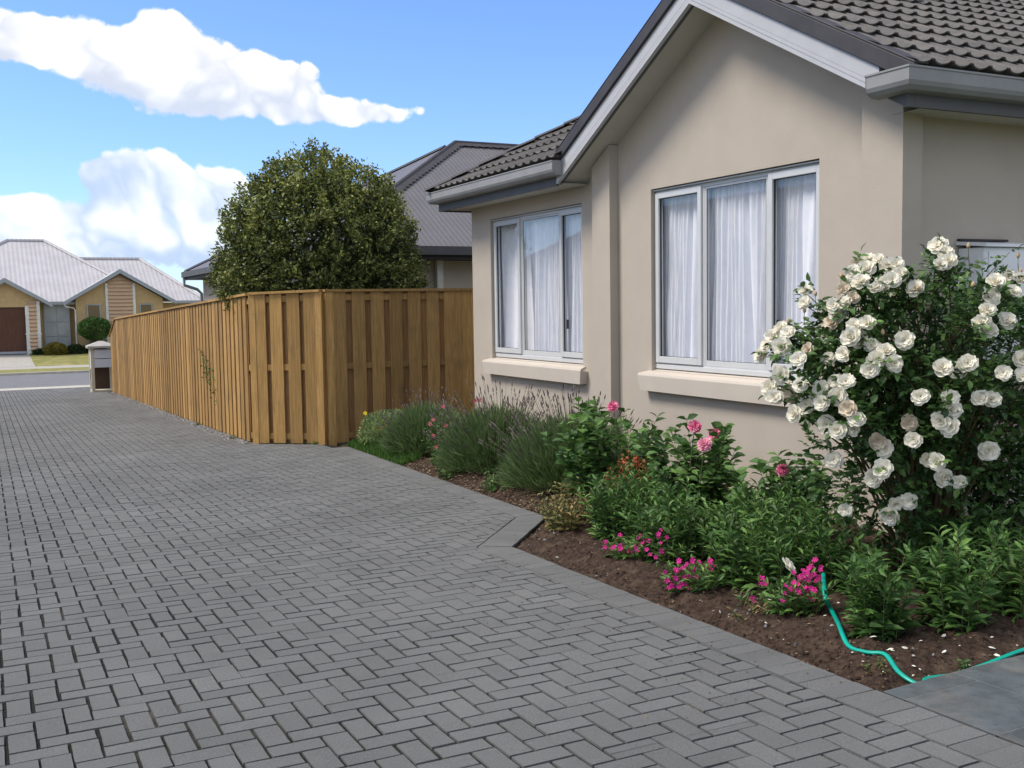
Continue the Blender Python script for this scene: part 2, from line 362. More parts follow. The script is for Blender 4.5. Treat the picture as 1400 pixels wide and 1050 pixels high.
# outer edge of border: (3.17,*) -> notch -> (3.957,7.354) -> (4.291,13.05) -> gate
xb = 3.17-BW
n0 = (3.205, 6.45); n1_ = (3.957, 7.30); e1 = (4.29, 13.4)
i0 = (3.205-BW, 6.45+BW*.42); i1 = (3.957-BW, 7.30+BW*.35); 
zones = [
 [(-1.7,.6),(3.02+0*BW,.6),(xb,3.0),(xb+.01,6.54),(-1.7,6.54)],
 [(-1.7,6.54),(xb+.01,6.54),(i1[0],7.42),(-1.7,7.42)],
 [(-1.7,7.42),(i1[0],7.42),(4.075,13.2),(-1.7,13.2)],
 [(-1.7,13.2),(4.075,13.2),(4.06,13.95),(3.30,14.72),(-1.7,14.72)],
 [(-1.7,14.72),(3.22,14.72),(3.18,33.2),(-1.7,33.2)],
 [(-1.7,33.2),(5.2,33.2),(5.2,36.68),(-1.7,36.68)]]
zones[0] = [(-1.7,3.06),(2.953,3.06),(2.987,6.53),(-1.7,6.53)]
zones[1] = [(-1.7,6.53),(2.987,6.53),(3.744,7.42),(-1.7,7.42)]
zones[2] = [(-1.7,7.42),(3.744,7.42),(4.082,13.2),(-1.7,13.2)]
zones.append([(-1.7,.6),(2.953,.6),(2.953,3.06),(-1.7,3.06)])
HZ = [halfplanes(z) for z in zones]
m = MB(); random.seed(11)
def paver(m, poly, jit, base=.06):
    # poly: list of xy; subdivide edges near the camera, jitter outline, extrude down
    cy = sum(p[1] for p in poly)/len(poly)
    out_ = []
    nsub = 5 if cy < 6 else (3 if cy < 9 else 1)
    for i in range(len(poly)):
        p, q = poly[i], poly[(i+1) % len(poly)]
        l = math.hypot(q[0]-p[0], q[1]-p[1]); k = max(1, int(nsub*l/.21+.5)) if nsub > 1 else 1
        for j in range(k):
            t = j/k; out_.append((p[0]+(q[0]-p[0])*t+random.uniform(-jit, jit), p[1]+(q[1]-p[1])*t+random.uniform(-jit, jit)))
    dz = random.gauss(0, .0007); sx = random.gauss(0, .006); sy = random.gauss(0, .006)
    cx = sum(p[0] for p in out_)/len(out_); n = len(out_)
    v = [(x, y, gz(y)+dz+(x-cx)*sx+(y-cy)*sy) for x, y in out_]; w = [(x, y, z-.02) for x, y, z in v]
    m.add(v+w, [tuple(range(n))]+[(i+n, (i+1) % n+n, (i+1) % n, i) for i in range(n)], min(1, max(0, random.gauss(.5, .22))))
ox, oy = .03, .10
for j in range(int(-2.0/U_)-400, 400):
    pass
def emit(x0, y0, x1, y1):
    if y1 < .8 or y0 > 36.6 or x1 < -1.6 or x0 > 5.2: return
    g = random.uniform(.0058, .0084) if random.random() > .08 else .0024
    gx = g*random.uniform(.8, 1.25); g2 = g*.92
    r = [(x0+gx, y0+g2), (x1-gx, y0+g2), (x1-gx, y1-g2), (x0+gx, y1-g2)]
    for H in HZ:
        p = r
        for h in H:
            p = clip(p, *h)
            if len(p) < 3: break
        if len(p) < 3: continue
        A = abs(sum(p[i][0]*p[(i+1) % len(p)][1]-p[(i+1) % len(p)][0]*p[i][1] for i in range(len(p))))/2
        if A > .0004: paver(m, p, .0009)
NI = int(7.2/U_)+2; NJ = int(36.4/U_)+2
for j in range(-1, NJ):
    for i in range(-2, NI):
        k = (i - j) % 4
        x = -1.7+i*U_+ox; y = .6+j*U_+oy
        if k == 0: emit(x, y, x+2*U_, y+U_)           # lying along X
        elif k == 3: emit(x, y, x+U_, y+2*U_) if False else None
        if k == 2: emit(x, y-U_, x+U_, y+U_)           # lying along Y
struct(m.build('driveway', M['paver']), 'grey concrete block drive laid in herringbone')
# border header course
m = MB(); random.seed(5)
def header(m, P, Q, w, side=1, step=.107, x0=0):
    P = Vector(P); Q = Vector(Q); T = (Q-P); l = T.length; T.normalize(); Nn = Vector((-T.y, T.x))*side
    k = max(1, round(l/step)); s = l/k
    for i in range(k):
        a = P+T*(i*s+.0012); b = P+T*((i+1)*s-.0012)
        ps = [a, b, b+Nn*w, a+Nn*w]
        if side < 0: ps = ps[::-1]
        paver(m, [(p.x, p.y) for p in ps], .0006)
header(m, (3.17, .6), (3.17, 3.06), BW-.006); header(m, (3.17, 3.07), (3.205, 6.40), BW-.006)
header(m, (3.205, 6.415), (3.957, 7.30), BW-.006)
header(m, (3.957, 7.33), (4.29, 13.4), BW-.006)
header(m, (3.375, 14.75), (3.33, 32.4), .11)
for q in ([(3.17-BW+.004,3.0),(3.17,3.0),(3.205,6.42),(2.991,6.52)], [(2.991,6.525),(3.205,6.42),(3.957,7.31),(3.750,7.415)], [(3.750,7.42),(3.957,7.31),(3.975,7.7),(3.768,7.7)]):
    m.add([(x, y, gz(y)-.0025) for x, y in q], [(0,1,2,3)], .5)
struct(m.build('driveway_border', M['paver']), 'grey header course edging the herringbone drive')
m = MB(); random.seed(8)
sheet(m, -1.7, 3.14, .6, 6.43, lambda y: gz(y)-.009, 60, 80, .0006)
m.add([(-1.7,6.43,gz(6.43)-.009),(3.18,6.43,gz(6.43)-.009),(3.93,7.32,gz(7.32)-.009),(-1.7,7.32,gz(7.32)-.009)], [(0,1,2,3)])
m.add([(-1.7,7.32,gz(7.32)-.009),(3.93,7.32,gz(7.32)-.009),(4.27,13.4,gz(13.4)-.009),(-1.7,13.4,gz(13.4)-.009)], [(0,1,2,3)])
m.add([(-1.7,13.4,gz(13.4)-.009),(4.27,13.4,gz(13.4)-.009),(4.14,13.98,gz(13.98)-.009),(3.36,14.75,gz(14.75)-.009),(-1.7,14.75,gz(14.75)-.009)], [(0,1,2,3,4)])
m.add([(-1.7,14.75,gz(14.75)-.009),(3.36,14.75,gz(14.75)-.009),(3.33,33.2,gz(33.2)-.009),(-1.7,33.2,gz(33.2)-.009)], [(0,1,2,3)])
m.add([(-1.7,33.2,gz(33.2)-.009),(5.2,33.2,gz(33.2)-.009),(5.2,36.7,gz(36.6)-.009),(-1.7,36.7,gz(36.6)-.009)], [(0,1,2,3)])
struct(m.build('joint_sand', M['joint']), 'dark sand in the joints of the block drive')

# patio of dark stone-look tiles at the near right corner
m = MB(); random.seed(6)
def patio_edge(x): return 3.03+.0*x+.028*math.sin((x-3.17)*1.9)
x = 3.18; c = 0
while x < 8.2:
    w = .42; y = patio_edge(x)-.001; k = 0
    yy = [0.6+.31*c % .4]
    lim = patio_edge(x+.21)
    y0 = .4+(.21 if c % 2 else 0)
    while y0 < lim-.02:
        y1 = min(y0+.42, lim)
        if lim-y1 < .06: y1 = lim
        a = patio_edge(x) if y1 == lim else y1; b = patio_edge(x+w) if y1 == lim else y1
        pl = [(x+.003, y0+.003), (x+w-.003, y0+.003), (x+w-.003, b-.003), (x+.003, a-.003)]
        v = [(p[0], p[1], gz(p[1])+.004) for p in pl]; v2 = [(p[0], p[1], gz(p[1])-.02) for p in pl]
        m.add(v+v2, [(0,1,2,3)]+[(i+4, (i+1) % 4+4, (i+1) % 4, i) for i in range(4)], random.random())
        y0 = y1
    x += w; c += 1
pt = struct(m.build('patio', [M['slate']]), 'dark slate-look tiled patio in the near right corner')
m = MB(); pe = [(3.18+i*.2, patio_edge(3.18+i*.2)) for i in range(26)]
m.add([(x, y, gz(y)+.0025) for x, y in pe]+[(x, .4, gz(.4)+.0025) for x, y in pe[::-1]], [tuple(range(52))[::-1]])
m.build('grout', M['grout'], pt)

# ------------------------------------------------------------------ flower bed soil
def bed_x(y):
    if y < 3.05: return 3.19
    if y < 6.42: return 3.17+(y-3.05)*.0104
    if y < 7.31: return 3.205+(y-6.42)*.845
    return 3.957+(y-7.31)*.0547
def soil_z(x, y):
    e = min(1, max(0, (x-bed_x(y))/.25)); e2 = min(1, max(0, (y-3.05)/.2)); e = min(e, e2)
    return gz(y)-.035+.075*e*(1+.3*noise.noise((x*1.3, y*1.3, 0)))+.028*noise.noise((x*7, y*7, 1))*e+.016*noise.noise((x*19, y*19, 4))+.009*noise.noise((x*47, y*47, 9))+.006*noise.noise((x*90, y*90, 2))
m = MB(); NX, NY = 170, 560
vs = []
for j in range(NY+1):
    y = 3.0+(13.98-3.0)*(j/NY)**1.15
    xl = max(bed_x(y)-.01, 3.14)
    if y > 13.4: xl = 4.28-(y-13.4)*.28
    for i in range(NX+1):
        x = xl+(8.2-xl)*(i/NX)**1.6; vs.append((x, y, soil_z(x, y)))
m.add(vs, [(j*(NX+1)+i, j*(NX+1)+i+1, (j+1)*(NX+1)+i+1, (j+1)*(NX+1)+i) for j in range(NY) for i in range(NX)])
struct(m.build('garden_soil', M['soil'], smooth=True), 'bare brown soil of the flower bed')
# bark mulch, clods, petals and stones
def chips(name, mat, n, area, size, flat, label, cat, seed, zoff=.004):
    random.seed(seed); m = MB()
    for _ in range(n):
        x, y = area()
        z = soil_z(x, y)+zoff; s = size*random.uniform(.4, 1.3); a = random.random()*6.28
        t = Vector((math.cos(a), math.sin(a), random.uniform(-.3, .3)))*s; b = Vector((-math.sin(a), math.cos(a), random.uniform(-.4, .4)))*s*random.uniform(.3, .7)
        c = Vector((x, y, z)); h = Vector((0, 0, s*flat))
        m.add([c-t-b*.4, c-t*.3-b, c+t-b*.3, c+t*.5+b, c-t*.4+b*.8, c+h*.9-t*.2, c+h+t*.3], [(0,1,5),(1,2,6,5),(2,3,6),(3,4,5,6),(4,0,5)], random.random())
    return tag(m.build(name, mat), label, cat, kind='stuff')
def area_all():
    y = 3.1+random.random()**1.3*9.5; return bed_x(y)+random.random()**1.6*1.2+.02, y
def area_mulch():
    y = random.uniform(7.2, 12.2); return bed_x(y)+random.random()**1.3*.9+.01, y
chips('bark_mulch', M['chip'], 7500, area_mulch, .013, .35, 'brown bark mulch under the lavender', 'mulch', 1)
chips('bark_litter', M['chip'], 1500, area_all, .009, .35, 'small bark and straw bits on the soil', 'litter', 2)
chips('soil_clod', M['soil'], 3800, area_all, .012, .6, 'crumbly clods of earth on the flower bed', 'soil', 3, 0)
def on_drive():
    y = 3.2+random.random()**1.5*11; return bed_x(y)-.02-abs(random.gauss(0, .45)), y
_sz = soil_z
soil_z = lambda x, y: gz(y)
chips('drive_litter', M['chip'], 420, on_drive, .007, .3, 'tiny brown leaf and bark bits scattered on the drive', 'litter', 12, .001)
soil_z = _sz
def near_rose():
    y = 3.08+abs(random.gauss(0, .55)); return 3.25+random.random()*1.3, y
chips('fallen_petal', M['petal'], 45, near_rose, .014, .3, 'white petals fallen on the soil near the rose', 'petals', 4, .008)
def stones():
    y = random.choice([random.uniform(3.2, 6.6)]*3+[random.uniform(6.3, 6.9)]); return bed_x(y)+.05+random.random()*.5, y
chips('pebble', M['gravel'], 60, stones, .011, .8, 'pale pebbles scattered along the bed edge', 'pebbles', 5, .005)
random.seed(9); m = MB()
for _ in range(1600):
    y = 14.8+random.random()**1.2*16; x = 3.30-abs(random.gauss(0, .07)); s = random.uniform(.008, .026)
    c = Vector((x, y, gz(y))); q = [c+Vector((s*math.cos(t)*random.uniform(.6,1.2), s*math.sin(t)*random.uniform(.6,1.2), 0)) for t in (0,1.2,2.5,3.8,5.1)]
    m.add(q+[c+Vector((0,0,s*.8))], [(i, (i+1) % 5, 5) for i in range(5)], random.random())
tag(m.build('gravel', M['gravel']), 'loose grey gravel along the foot of the long fence', 'gravel', kind='stuff')

# ------------------------------------------------------------------ the near house
HX = 5.6; GC = 7.12; SLP = .54
LIPX, LIPZ = 5.12, 2.934; FX = 5.245
house = thing('plastered_house', 'beige plastered house with dark tiled roof and two curtained windows', 'house', (HX, 8.6, -.2))
m = MB()
W1 = (9.47, 11.66, .86, 2.55); W2 = (6.01, 8.21, .875, 2.555)
def rakez(y): return 3.94-SLP*abs(y-GC)
ycuts = [5.2, W2[0], W2[1], W1[0], W1[1], 12.2]; RV = .10
for a, b in zip(ycuts[:-1], ycuts[1:]):
    op = {(W2[0], W2[1]): W2, (W1[0], W1[1]): W1}.get((a, b))
    if op:
        for z0, z1 in ((-.6, op[2]), (op[3], 2.72)):
            m.add([(HX, a, z0), (HX, b, z0), (HX, b, z1), (HX, a, z1)], [(0,3,2,1)])
        y0, y1, z0, z1 = op; i = HX+RV
        m.add([(HX,y0,z0),(HX,y0,z1),(i,y0,z1),(i,y0,z0)], [(0,1,2,3)]); m.add([(HX,y1,z0),(HX,y1,z1),(i,y1,z1),(i,y1,z0)], [(3,2,1,0)])
        m.add([(HX,y0,z1),(HX,y1,z1),(i,y1,z1),(i,y0,z1)], [(0,1,2,3)]); m.add([(HX,y0,z0),(HX,y1,z0),(i,y1,z0),(i,y0,z0)], [(3,2,1,0)])
    else: m.add([(HX, a, -.6), (HX, b, -.6), (HX, b, 2.72), (HX, a, 2.72)], [(0,3,2,1)])
m.add([(HX, 5.2, 2.72), (HX, 9.38, 2.72), (HX, GC, rakez(GC)), (HX, 5.2, rakez(5.2))], [(0,3,2,1)])
m.add([(HX, 5.2, -.6), (14, 5.2, -.6), (14, 5.2, 2.80), (HX, 5.2, 2.80)], [(0,1,2,3)])
m.add([(HX, 12.2, -.6), (14, 12.2, -.6), (14, 12.2, 2.72), (HX, 12.2, 2.72)], [(3,2,1,0)])
m.add([(14, 5.2, -.6), (14, 12.2, -.6), (14, 12.2, 2.8), (14, 5.2, 2.8)], [(0,1,2,3)])
m.build('wall', M['stucco'], house)
for (a, b) in ((5.125, 5.49), (8.77, 9.10)):
    m = MB(); zt0, zt1 = rakez(a)-.01, rakez(b)-.01
    x0, x1 = 5.5, HX-.002 if a > 6 else HX+.08
    vs = [(x0,a,-.6),(x1,a,-.6),(x1,b,-.6),(x0,b,-.6),(x0,a,zt0),(x1,a,zt0),(x1,b,zt1),(x0,b,zt1)]
    m.add(vs, [(3,2,1,0),(4,5,6,7),(0,1,5,4),(1,2,6,5),(2,3,7,6),(3,0,4,7)])
    m.build('pier', M['stucco'], house)
for (y0, y1, z0, z1) in (W1, W2):
    m = MB(); t = z0+.006; b = z0-.185
    prof = [(HX+.09, t+.012), (HX-.085, t-.03), (HX-.095, t-.05), (HX-.085, b), (HX-.002, b), (HX-.002, t-.06), (HX+.09, t-.06)]
    e0, e1 = y0-.10, y1+.10
    n = len(prof); vs = [(p[0], e0+(.03 if k in (3,4) else 0), p[1]) for k, p in enumerate(prof)]+[(p[0], e1-(.03 if k in (3,4) else 0), p[1]) for k, p in enumerate(prof)]
    m.add(vs, [(i, (i+1) % n, n+(i+1) % n, n+i) for i in range(n)]+[tuple(range(n))[::-1], tuple(range(n, 2*n))])
    # the part inside the reveal must stay between the jambs: trim it
    vs2 = []
    for (x, y, z) in m.v: vs2.append((x, max(y0+.001, min(y1-.001, y)) if x > HX else y, z))
    m.v = vs2
    m.build('window_sill', M['stucco_sill'], house, fixn=True)
# windows
def ring(m, x0, x1, y0, y1, z0, z1, w, wb=None, mi=0):
    wb = wb or w
    m.box(x0, x1, y0, y0+w, z0, z1, mi=mi); m.box(x0, x1, y1-w, y1, z0, z1, mi=mi)
    m.box(x0, x1, y0+w, y1-w, z0, z0+wb, mi=mi); m.box(x0, x1, y0+w, y1-w, z1-w, z1, mi=mi)
def bevelobj(o, w=.003):
    b = o.modifiers.new('bevel', 'BEVEL'); b.width = w; b.segments = 1; b.limit_method = 'ANGLE'
def window(y0, y1, z0, z1, d1, d2, seed):
    # d1: near division, d2: far division (y positions); sashes at both ends, fixed light in the middle
    fx = HX+.055; z0 = z0+.03
    m = MB(); ring(m, fx, fx+.06, y0, y1, z0, z1-.02, .032, .04)
    m.box(fx, fx+.06, d1-.02, d1+.02, z0+.04, z1-.052); m.box(fx, fx+.06, d2-.02, d2+.02, z0+.04, z1-.052)
    m.box(fx-.012, fx, y0, y1, z0-.012, z0+.03)
    m.box(fx-.035, fx+.05, y0+.001, y1-.001, z1-.0195, z1-.008, mi=0)
    w = m.build('window', M['frame'], house); bevelobj(w)
    for (a, b, sash) in ((y0+.033, d1-.021, True), (d2+.021, y1-.033, True), (d1+.021, d2-.021, False)):
        if sash:
            m = MB(); ring(m, fx-.022, fx+.03, a-.014, b+.014, z0+.045, z1-.04, .052, .058)
            o = m.build('sash', M['frame'], w); bevelobj(o)
            ga, gb, gz0, gz1 = a+.038, b-.038, z0+.103, z1-.092
        else:
            m = MB(); ring(m, fx+.004, fx+.03, a+.0005, b-.0005, z0+.041, z1-.053, .02, .05)
            o = m.build('glazing_bead', M['frame'], w); bevelobj(o, .002)
            ga, gb, gz0, gz1 = a+.0205, b-.0205, z0+.091, z1-.073
        m = MB(); ring(m, fx-.003 if sash else fx+.006, fx+.012, ga-.0002, gb+.0002, gz0-.0002, gz1+.0002, .0045)
        m.build('window_seal', M['rubber'], w)
        m = MB(); m.add([(fx+.008, ga, gz0), (fx+.008, gb, gz0), (fx+.008, gb, gz1), (fx+.008, ga, gz1)], [(0,3,2,1)])
        m.build('glass', M['glass'], w)
    for yy, zz in ((d1-.055, z0+.35), (d2+.05, z0+.35)):
        m = MB(); m.box(fx+.03, fx+.055, yy-.012, yy+.012, zz, zz+.10); m.build('latch', M['rubber'], w)
    return w
window(W1[0], W1[1], W1[2], W1[3], 10.02, 10.95, 1)
window(W2[0], W2[1], W2[2], W2[3], 6.63, 7.49, 2)
def curtain(y0, y1, z0, z1, seed):
    random.seed(seed); m = MB(); n = int((y1-y0)/.006); nzr = 22
    ph = random.random()*50; vs = []
    for k in range(nzr+1):
        t = k/nzr; z = z0+(z1-z0)*t
        for i in range(n+1):
            y = y0+(y1-y0)*i/n
            sp_ = 1+.35*noise.noise((y*1.5, seed, 0))
            a = 13*sp_*y*2.6+ph+3.4*noise.noise((y*2.3, seed*3, t*.5))
            amp = (.020+.034*(1-t)**.5)*(.7+.9*abs(noise.noise((y*3, seed, 5))))
            fold = math.sin(a)*amp+.008*math.sin(a*2.3+4*t)+.012*noise.noise((y*9, t*2.5, seed))
            yshift = .05*(1-t)*noise.noise((y*2, 3, seed))
            vs.append((HX+.175+fold, y+yshift, z))
    m.add(vs, [(k*(n+1)+i, (k+1)*(n+1)+i, (k+1)*(n+1)+i+1, k*(n+1)+i+1) for k in range(nzr) for i in range(n)])
    return m.build('curtain', M['curtain'], house, smooth=True)
curtain(W1[0]-.1, W1[1]+.07, .90, 2.62, 3.3); curtain(W2[0]-.12, W2[1]+.02, .90, 2.62, 8.7)
m = MB()   # room lining behind the glass
for y0, y1 in ((W1[0]-.35, W1[1]+.16), (W2[0]-.35, W2[1]+.12)):
    x0, x1, z0, z1 = HX+.115, HX+.8, .6, 2.68
    vs = [(x, y, z) for z in (z0, z1) for y in (y0, y1) for x in (x0, x1)]
    m.add(vs, [(0,1,3,2),(4,6,7,5),(0,4,5,1),(2,3,7,6),(1,5,7,3)])
m.build('room_lining', M['inside'], house)
# soffits
m = MB(); sz = 2.722
m.add([(FX+.02, 9.30, sz), (HX+.02, 9.30, sz), (HX+.02, 12.40, sz), (FX+.02, 12.40, sz)], [(0,1,2,3)])
m.add([(FX+.02, 12.22, sz-.002), (14, 12.22, sz-.002), (14, 12.40, sz-.002), (FX+.02, 12.40, sz-.002)], [(0,1,2,3)])
m.add([(FX+.25, 4.86, sz+.012), (14, 4.86, sz+.012), (14, 5.22, sz+.012), (FX+.25, 5.22, sz+.012)], [(0,1,2,3)])
for sg in (-1, 1):
    yf = GC+sg*2.27
    m.add([(FX+.02, GC, rakez(GC)), (HX+.02, GC, rakez(GC)), (HX+.02, yf, rakez(yf)), (FX+.02, yf, rakez(yf))], [(0,1,2,3) if sg < 0 else (3,2,1,0)])
m.build('soffit', M['soffit'], house)
# rake fascia boards with bead lines, dark barge above
def rake(m, x0, x1, zb, zt, sg, ylim, mi=0):
    ya, yb = GC, GC+sg*ylim
    f = lambda y, o: 3.92-SLP*abs(y-GC)+o
    vs = [(x0,ya,f(ya,zb)),(x0,yb,f(yb,zb)),(x0,yb,f(yb,zt)),(x0,ya,f(ya,zt)),(x1,ya,f(ya,zb)),(x1,yb,f(yb,zb)),(x1,yb,f(yb,zt)),(x1,ya,f(ya,zt))]
    fs = [(0,1,2,3),(7,6,5,4),(4,5,1,0),(3,2,6,7),(5,6,2,1)]
    if sg < 0: fs = [f_[::-1] for f_ in fs]
    m.add(vs, fs, .5, mi)
for sg, yl in ((-1, 2.03), (1, 2.23)):
    m = MB()
    rake(m, FX, FX+.03, .0, .178, sg, yl)
    rake(m, FX-.008, FX+.001, .0, .030, sg, yl); rake(m, FX-.005, FX+.001, .036, .062, sg, yl); rake(m, FX-.003, FX+.001, .068, .176, sg, yl)
    m.build('rake_fascia', M['fascia'], house)
    m = MB(); rake(m, FX+.0302, FX+.0595, -.004, .15, sg, yl)
    m.build('rake_backing', M['darkfascia'], house)
    m = MB(); yb_ = 2.34 if sg < 0 else yl-.02; rake(m, FX-.028, FX+.012, .178, .300, sg, yb_); rake(m, FX-.028, FX+.10, .3005, .316, sg, yb_)
    o = m.build('barge_cap', M['dark'], house); bevelobj(o, .006)
# eave fascias
for bx_ in ((FX, FX+.03, 9.36, 12.42, 2.70, 2.86), (FX+.0302, 14, 12.40, 12.43, 2.70, 2.86), (FX+.0605, 14, 4.85, 4.88, 2.708, 2.86)):
    m = MB(); m.box(*bx_); m.build('eave_fascia', M['darkfascia'], house)
m = MB(); pr = [(5.09, 2.826), (4.905, 2.726), (4.881, 2.708), (4.851, 2.708), (4.851, 2.93), (5.09, 2.96)]
vs = [(FX-.002, y, z) for y, z in pr]+[(FX+.06, y, z) for y, z in pr]
m.add(vs, [tuple(range(6)), tuple(range(6, 12))[::-1]]+[(k, (k+1) % 6, 6+(k+1) % 6, 6+k) for k in range(6)])
m.build('eave_end', M['darkfascia'], house, fixn=True)
def gutter(path, name='gutter'):
    # path: xy list of the outer lip, inside on the right-hand side (towards the house)
    prof = [(.0,0.),(.012,.006),(.014,-.010),(.004,-.014),(.004,-.085),(.016,-.112),(.045,-.138),(.105,-.146),(.118,-.146),(.118,-.02),(.110,-.02),(.110,-.138),(.05,-.130),(.024,-.105),(.012,-.08),(.012,-.02)]
    prof = [(.0,0.),(.0,-.012),(.006,-.016),(.006,-.088),(.018,-.114),(.045,-.138),(.119,-.146),(.119,-.01),(.112,-.01),(.112,-.135),(.05,-.128),(.024,-.105),(.013,-.082),(.013,-.0)]
    n = len(prof); P = [Vector(p) for p in path]; m = MB(); vs = []
    for i, p in enumerate(P):
        if i == 0: d = (P[1]-P[0]).normalized(); nn = Vector((-d.y, d.x)); k = 1
        elif i == len(P)-1: d = (P[i]-P[i-1]).normalized(); nn = Vector((-d.y, d.x)); k = 1
        else:
            d1 = (P[i]-P[i-1]).normalized(); d2 = (P[i+1]-P[i]).normalized()
            n1 = Vector((-d1.y, d1.x)); n2 = Vector((-d2.y, d2.x)); nn = (n1+n2).normalized(); k = 1/max(.3, nn.dot(n1))
        for (o, z) in prof: q = p+nn*o*k; vs.append((q.x, q.y, LIPZ+z))
    fs = [(i*n+j, i*n+(j+1) % n, (i+1)*n+(j+1) % n, (i+1)*n+j) for i in range(len(P)-1) for j in range(n)]
    m.add(vs, fs)
    for (i, p, q) in ((0, P[0], P[1]), (-1, P[-1], P[-2])):   # end caps
        d = (q-p).normalized(); nn = Vector((-d.y, d.x))*(1 if i == 0 else -1)
        cap = prof[:7]+[(.119, 0.)]
        a = [(p.x+nn.x*o-d.x*.002, p.y+nn.y*o-d.y*.002, LIPZ+z) for o, z in cap]; b = [(x+d.x*.006, y+d.y*.006, z) for x, y, z in a]
        c = len(cap); m.add(a+b, [tuple(range(c)), tuple(range(c, 2*c))[::-1]]+[(j, (j+1) % c, c+(j+1) % c, c+j) for j in range(c)])
    return m.build(name, M['gutter'], house, fixn=True)
gutter([(14, 12.70-.16), (LIPX, 12.70-.16+.0), (LIPX, 9.23)])
gutter([(LIPX, 5.09), (LIPX, 4.73), (14, 4.73)])
# tiled roof: curved tiles in stepped courses
def tile_face(origin, along, up, n_al, n_co, planes, name):
    o = Vector(origin); A = Vector(along).normalized(); Uu = Vector(up).normalized(); Nn = A.cross(Uu).normalized()
    if Nn.z < 0: Nn = -Nn
    per = .172; cl = .355; sub = 12
    prof = []
    for k in range(sub):
        u = k/sub; d = abs(u-.5)*2
        h = .030*d**2.0 + (.006 if k in (1, sub-1) else 0) - (.004 if k == 0 else 0)
        prof.append(h)
    m = MB(); random.seed(4)
    for c in range(n_co):
        offs = (c % 2)*0.0
        xs = [i*per/sub for i in range(n_al*sub+1)]
        rows = []
        for (s, lift) in ((c*cl+.035, -.014), (c*cl-.012, .020), (c*cl-.014, .030), (c*cl+cl*.5, .012), (c*cl+cl+.03, -.004)):
            rows.append([o+A*(x+offs)+Uu*s+Nn*(lift+prof[i % sub]) for i, x in enumerate(xs)])
        n = len(xs); vs = [p for r in rows for p in r]
        for i in range(n-1):
            pass
        base = len(m.v); m.v.extend(tuple(v) for v in vs)
        rv = [random.random() for _ in range(n_al+1)]
        for r in range(4):
            for i in range(n-1):
                a = base+r*n+i; m.f.append((a, a+1, a+n+1, a+n)); m.a.append(rv[i//(sub*2)]); m.m.append(0)
    ob = m.build(name, M['tile'], house)
    bm = bmesh.new(); bm.from_mesh(ob.data); off = Vector(house.location)
    for (co_, no) in planes:
        bmesh.ops.bisect_plane(bm, geom=bm.verts[:]+bm.edges[:]+bm.faces[:], plane_co=Vector(co_)-off, plane_no=Vector(no), clear_outer=True)
    bmesh.ops.recalc_face_normals(bm, faces=bm.faces)
    bm.to_mesh(ob.data); bm.free(); return ob
d = 1/math.sqrt(1+SLP*SLP)
ZR = LIPZ-.012
# slope facing the camera (-Y), from the barge to beyond the frame
hipC = (LIPX, 12.54)
tile_face((5.19, 4.80, ZR+.03), (1,0,0), (0,1,SLP), 52, 13, [((5.23,0,0),(-1,0,0)), ((13.9,0,0),(1,0,0)), ((0,8.63,0),(0,1,0)),
    ], 'tiled_roof')
# slope facing the driveway (-X), rises to the hip
tile_face((LIPX+.06, 9.20, ZR+.03), (0,1,0), (1,0,SLP), 21, 12, [((LIPX, 12.54, 0), (1,1,0)), ((0, 9.20, 0), (0,-1,0)), ((9.2,0,0),(1,0,0))], 'tiled_roof')
# gable left slope and back slopes, plain (mostly hidden)
m = MB(); zr = ZR+SLP*(GC-4.73)+.02
m.add([(5.23, GC, zr), (7.9, GC, zr), (5.6, 9.42, zr-SLP*2.3), (5.23, 9.42, zr-SLP*2.3)], [(0,1,2,3)])
m.add([(LIPX, 12.54, ZR), (14, 12.54, ZR), (14, 8.63, ZR+SLP*3.91), (LIPX+3.91, 8.63, ZR+SLP*3.91)], [(0,1,2,3)])
m.build('tiled_roof', M['tile'], house)
def ridge(P, Q, name='ridge_cap', w=.10, h=.065):
    P = Vector(P); Q = Vector(Q); m = MB(); n = max(1, int((Q-P).length/.38)); T = (Q-P).normalized()
    sd_ = T.cross(Vector((0,0,1))).normalized(); up_ = sd_.cross(T).normalized()
    for i in range(n):
        a = P+(Q-P)*(i/n); b = P+(Q-P)*((i+1)/n+.01)
        pr = []
        for k in range(9):
            t = math.pi*k/8; pr.append((math.cos(t)*w*1.15, math.sin(t)*h))
        for (s0, e0) in ((a, b),):
            vs = [s0+sd_*x+up_*(y+.012) for x, y in pr]+[e0+sd_*x*.94+up_*y*.9 for x, y in pr]
            m.add(vs, [(k, k+1, 9+k+1, 9+k) for k in range(8)]+[tuple(range(9)), tuple(range(9, 18))[::-1]], random.random())
    return m.build(name, M['dark'], house, fixn=True)
ridge((LIPX+.03, 12.51, ZR+.02), (LIPX+3.9, 12.54-3.9, ZR+.02+SLP*3.9), w=.12, h=.045)
ridge((5.22, GC, zr+.015), (7.72, GC, zr+.015))
m = MB(); m.box(7.722, 7.74, GC-.11, GC+.11, zr-.03, zr+.085); m.build('ridge_end', M['trim'], house)

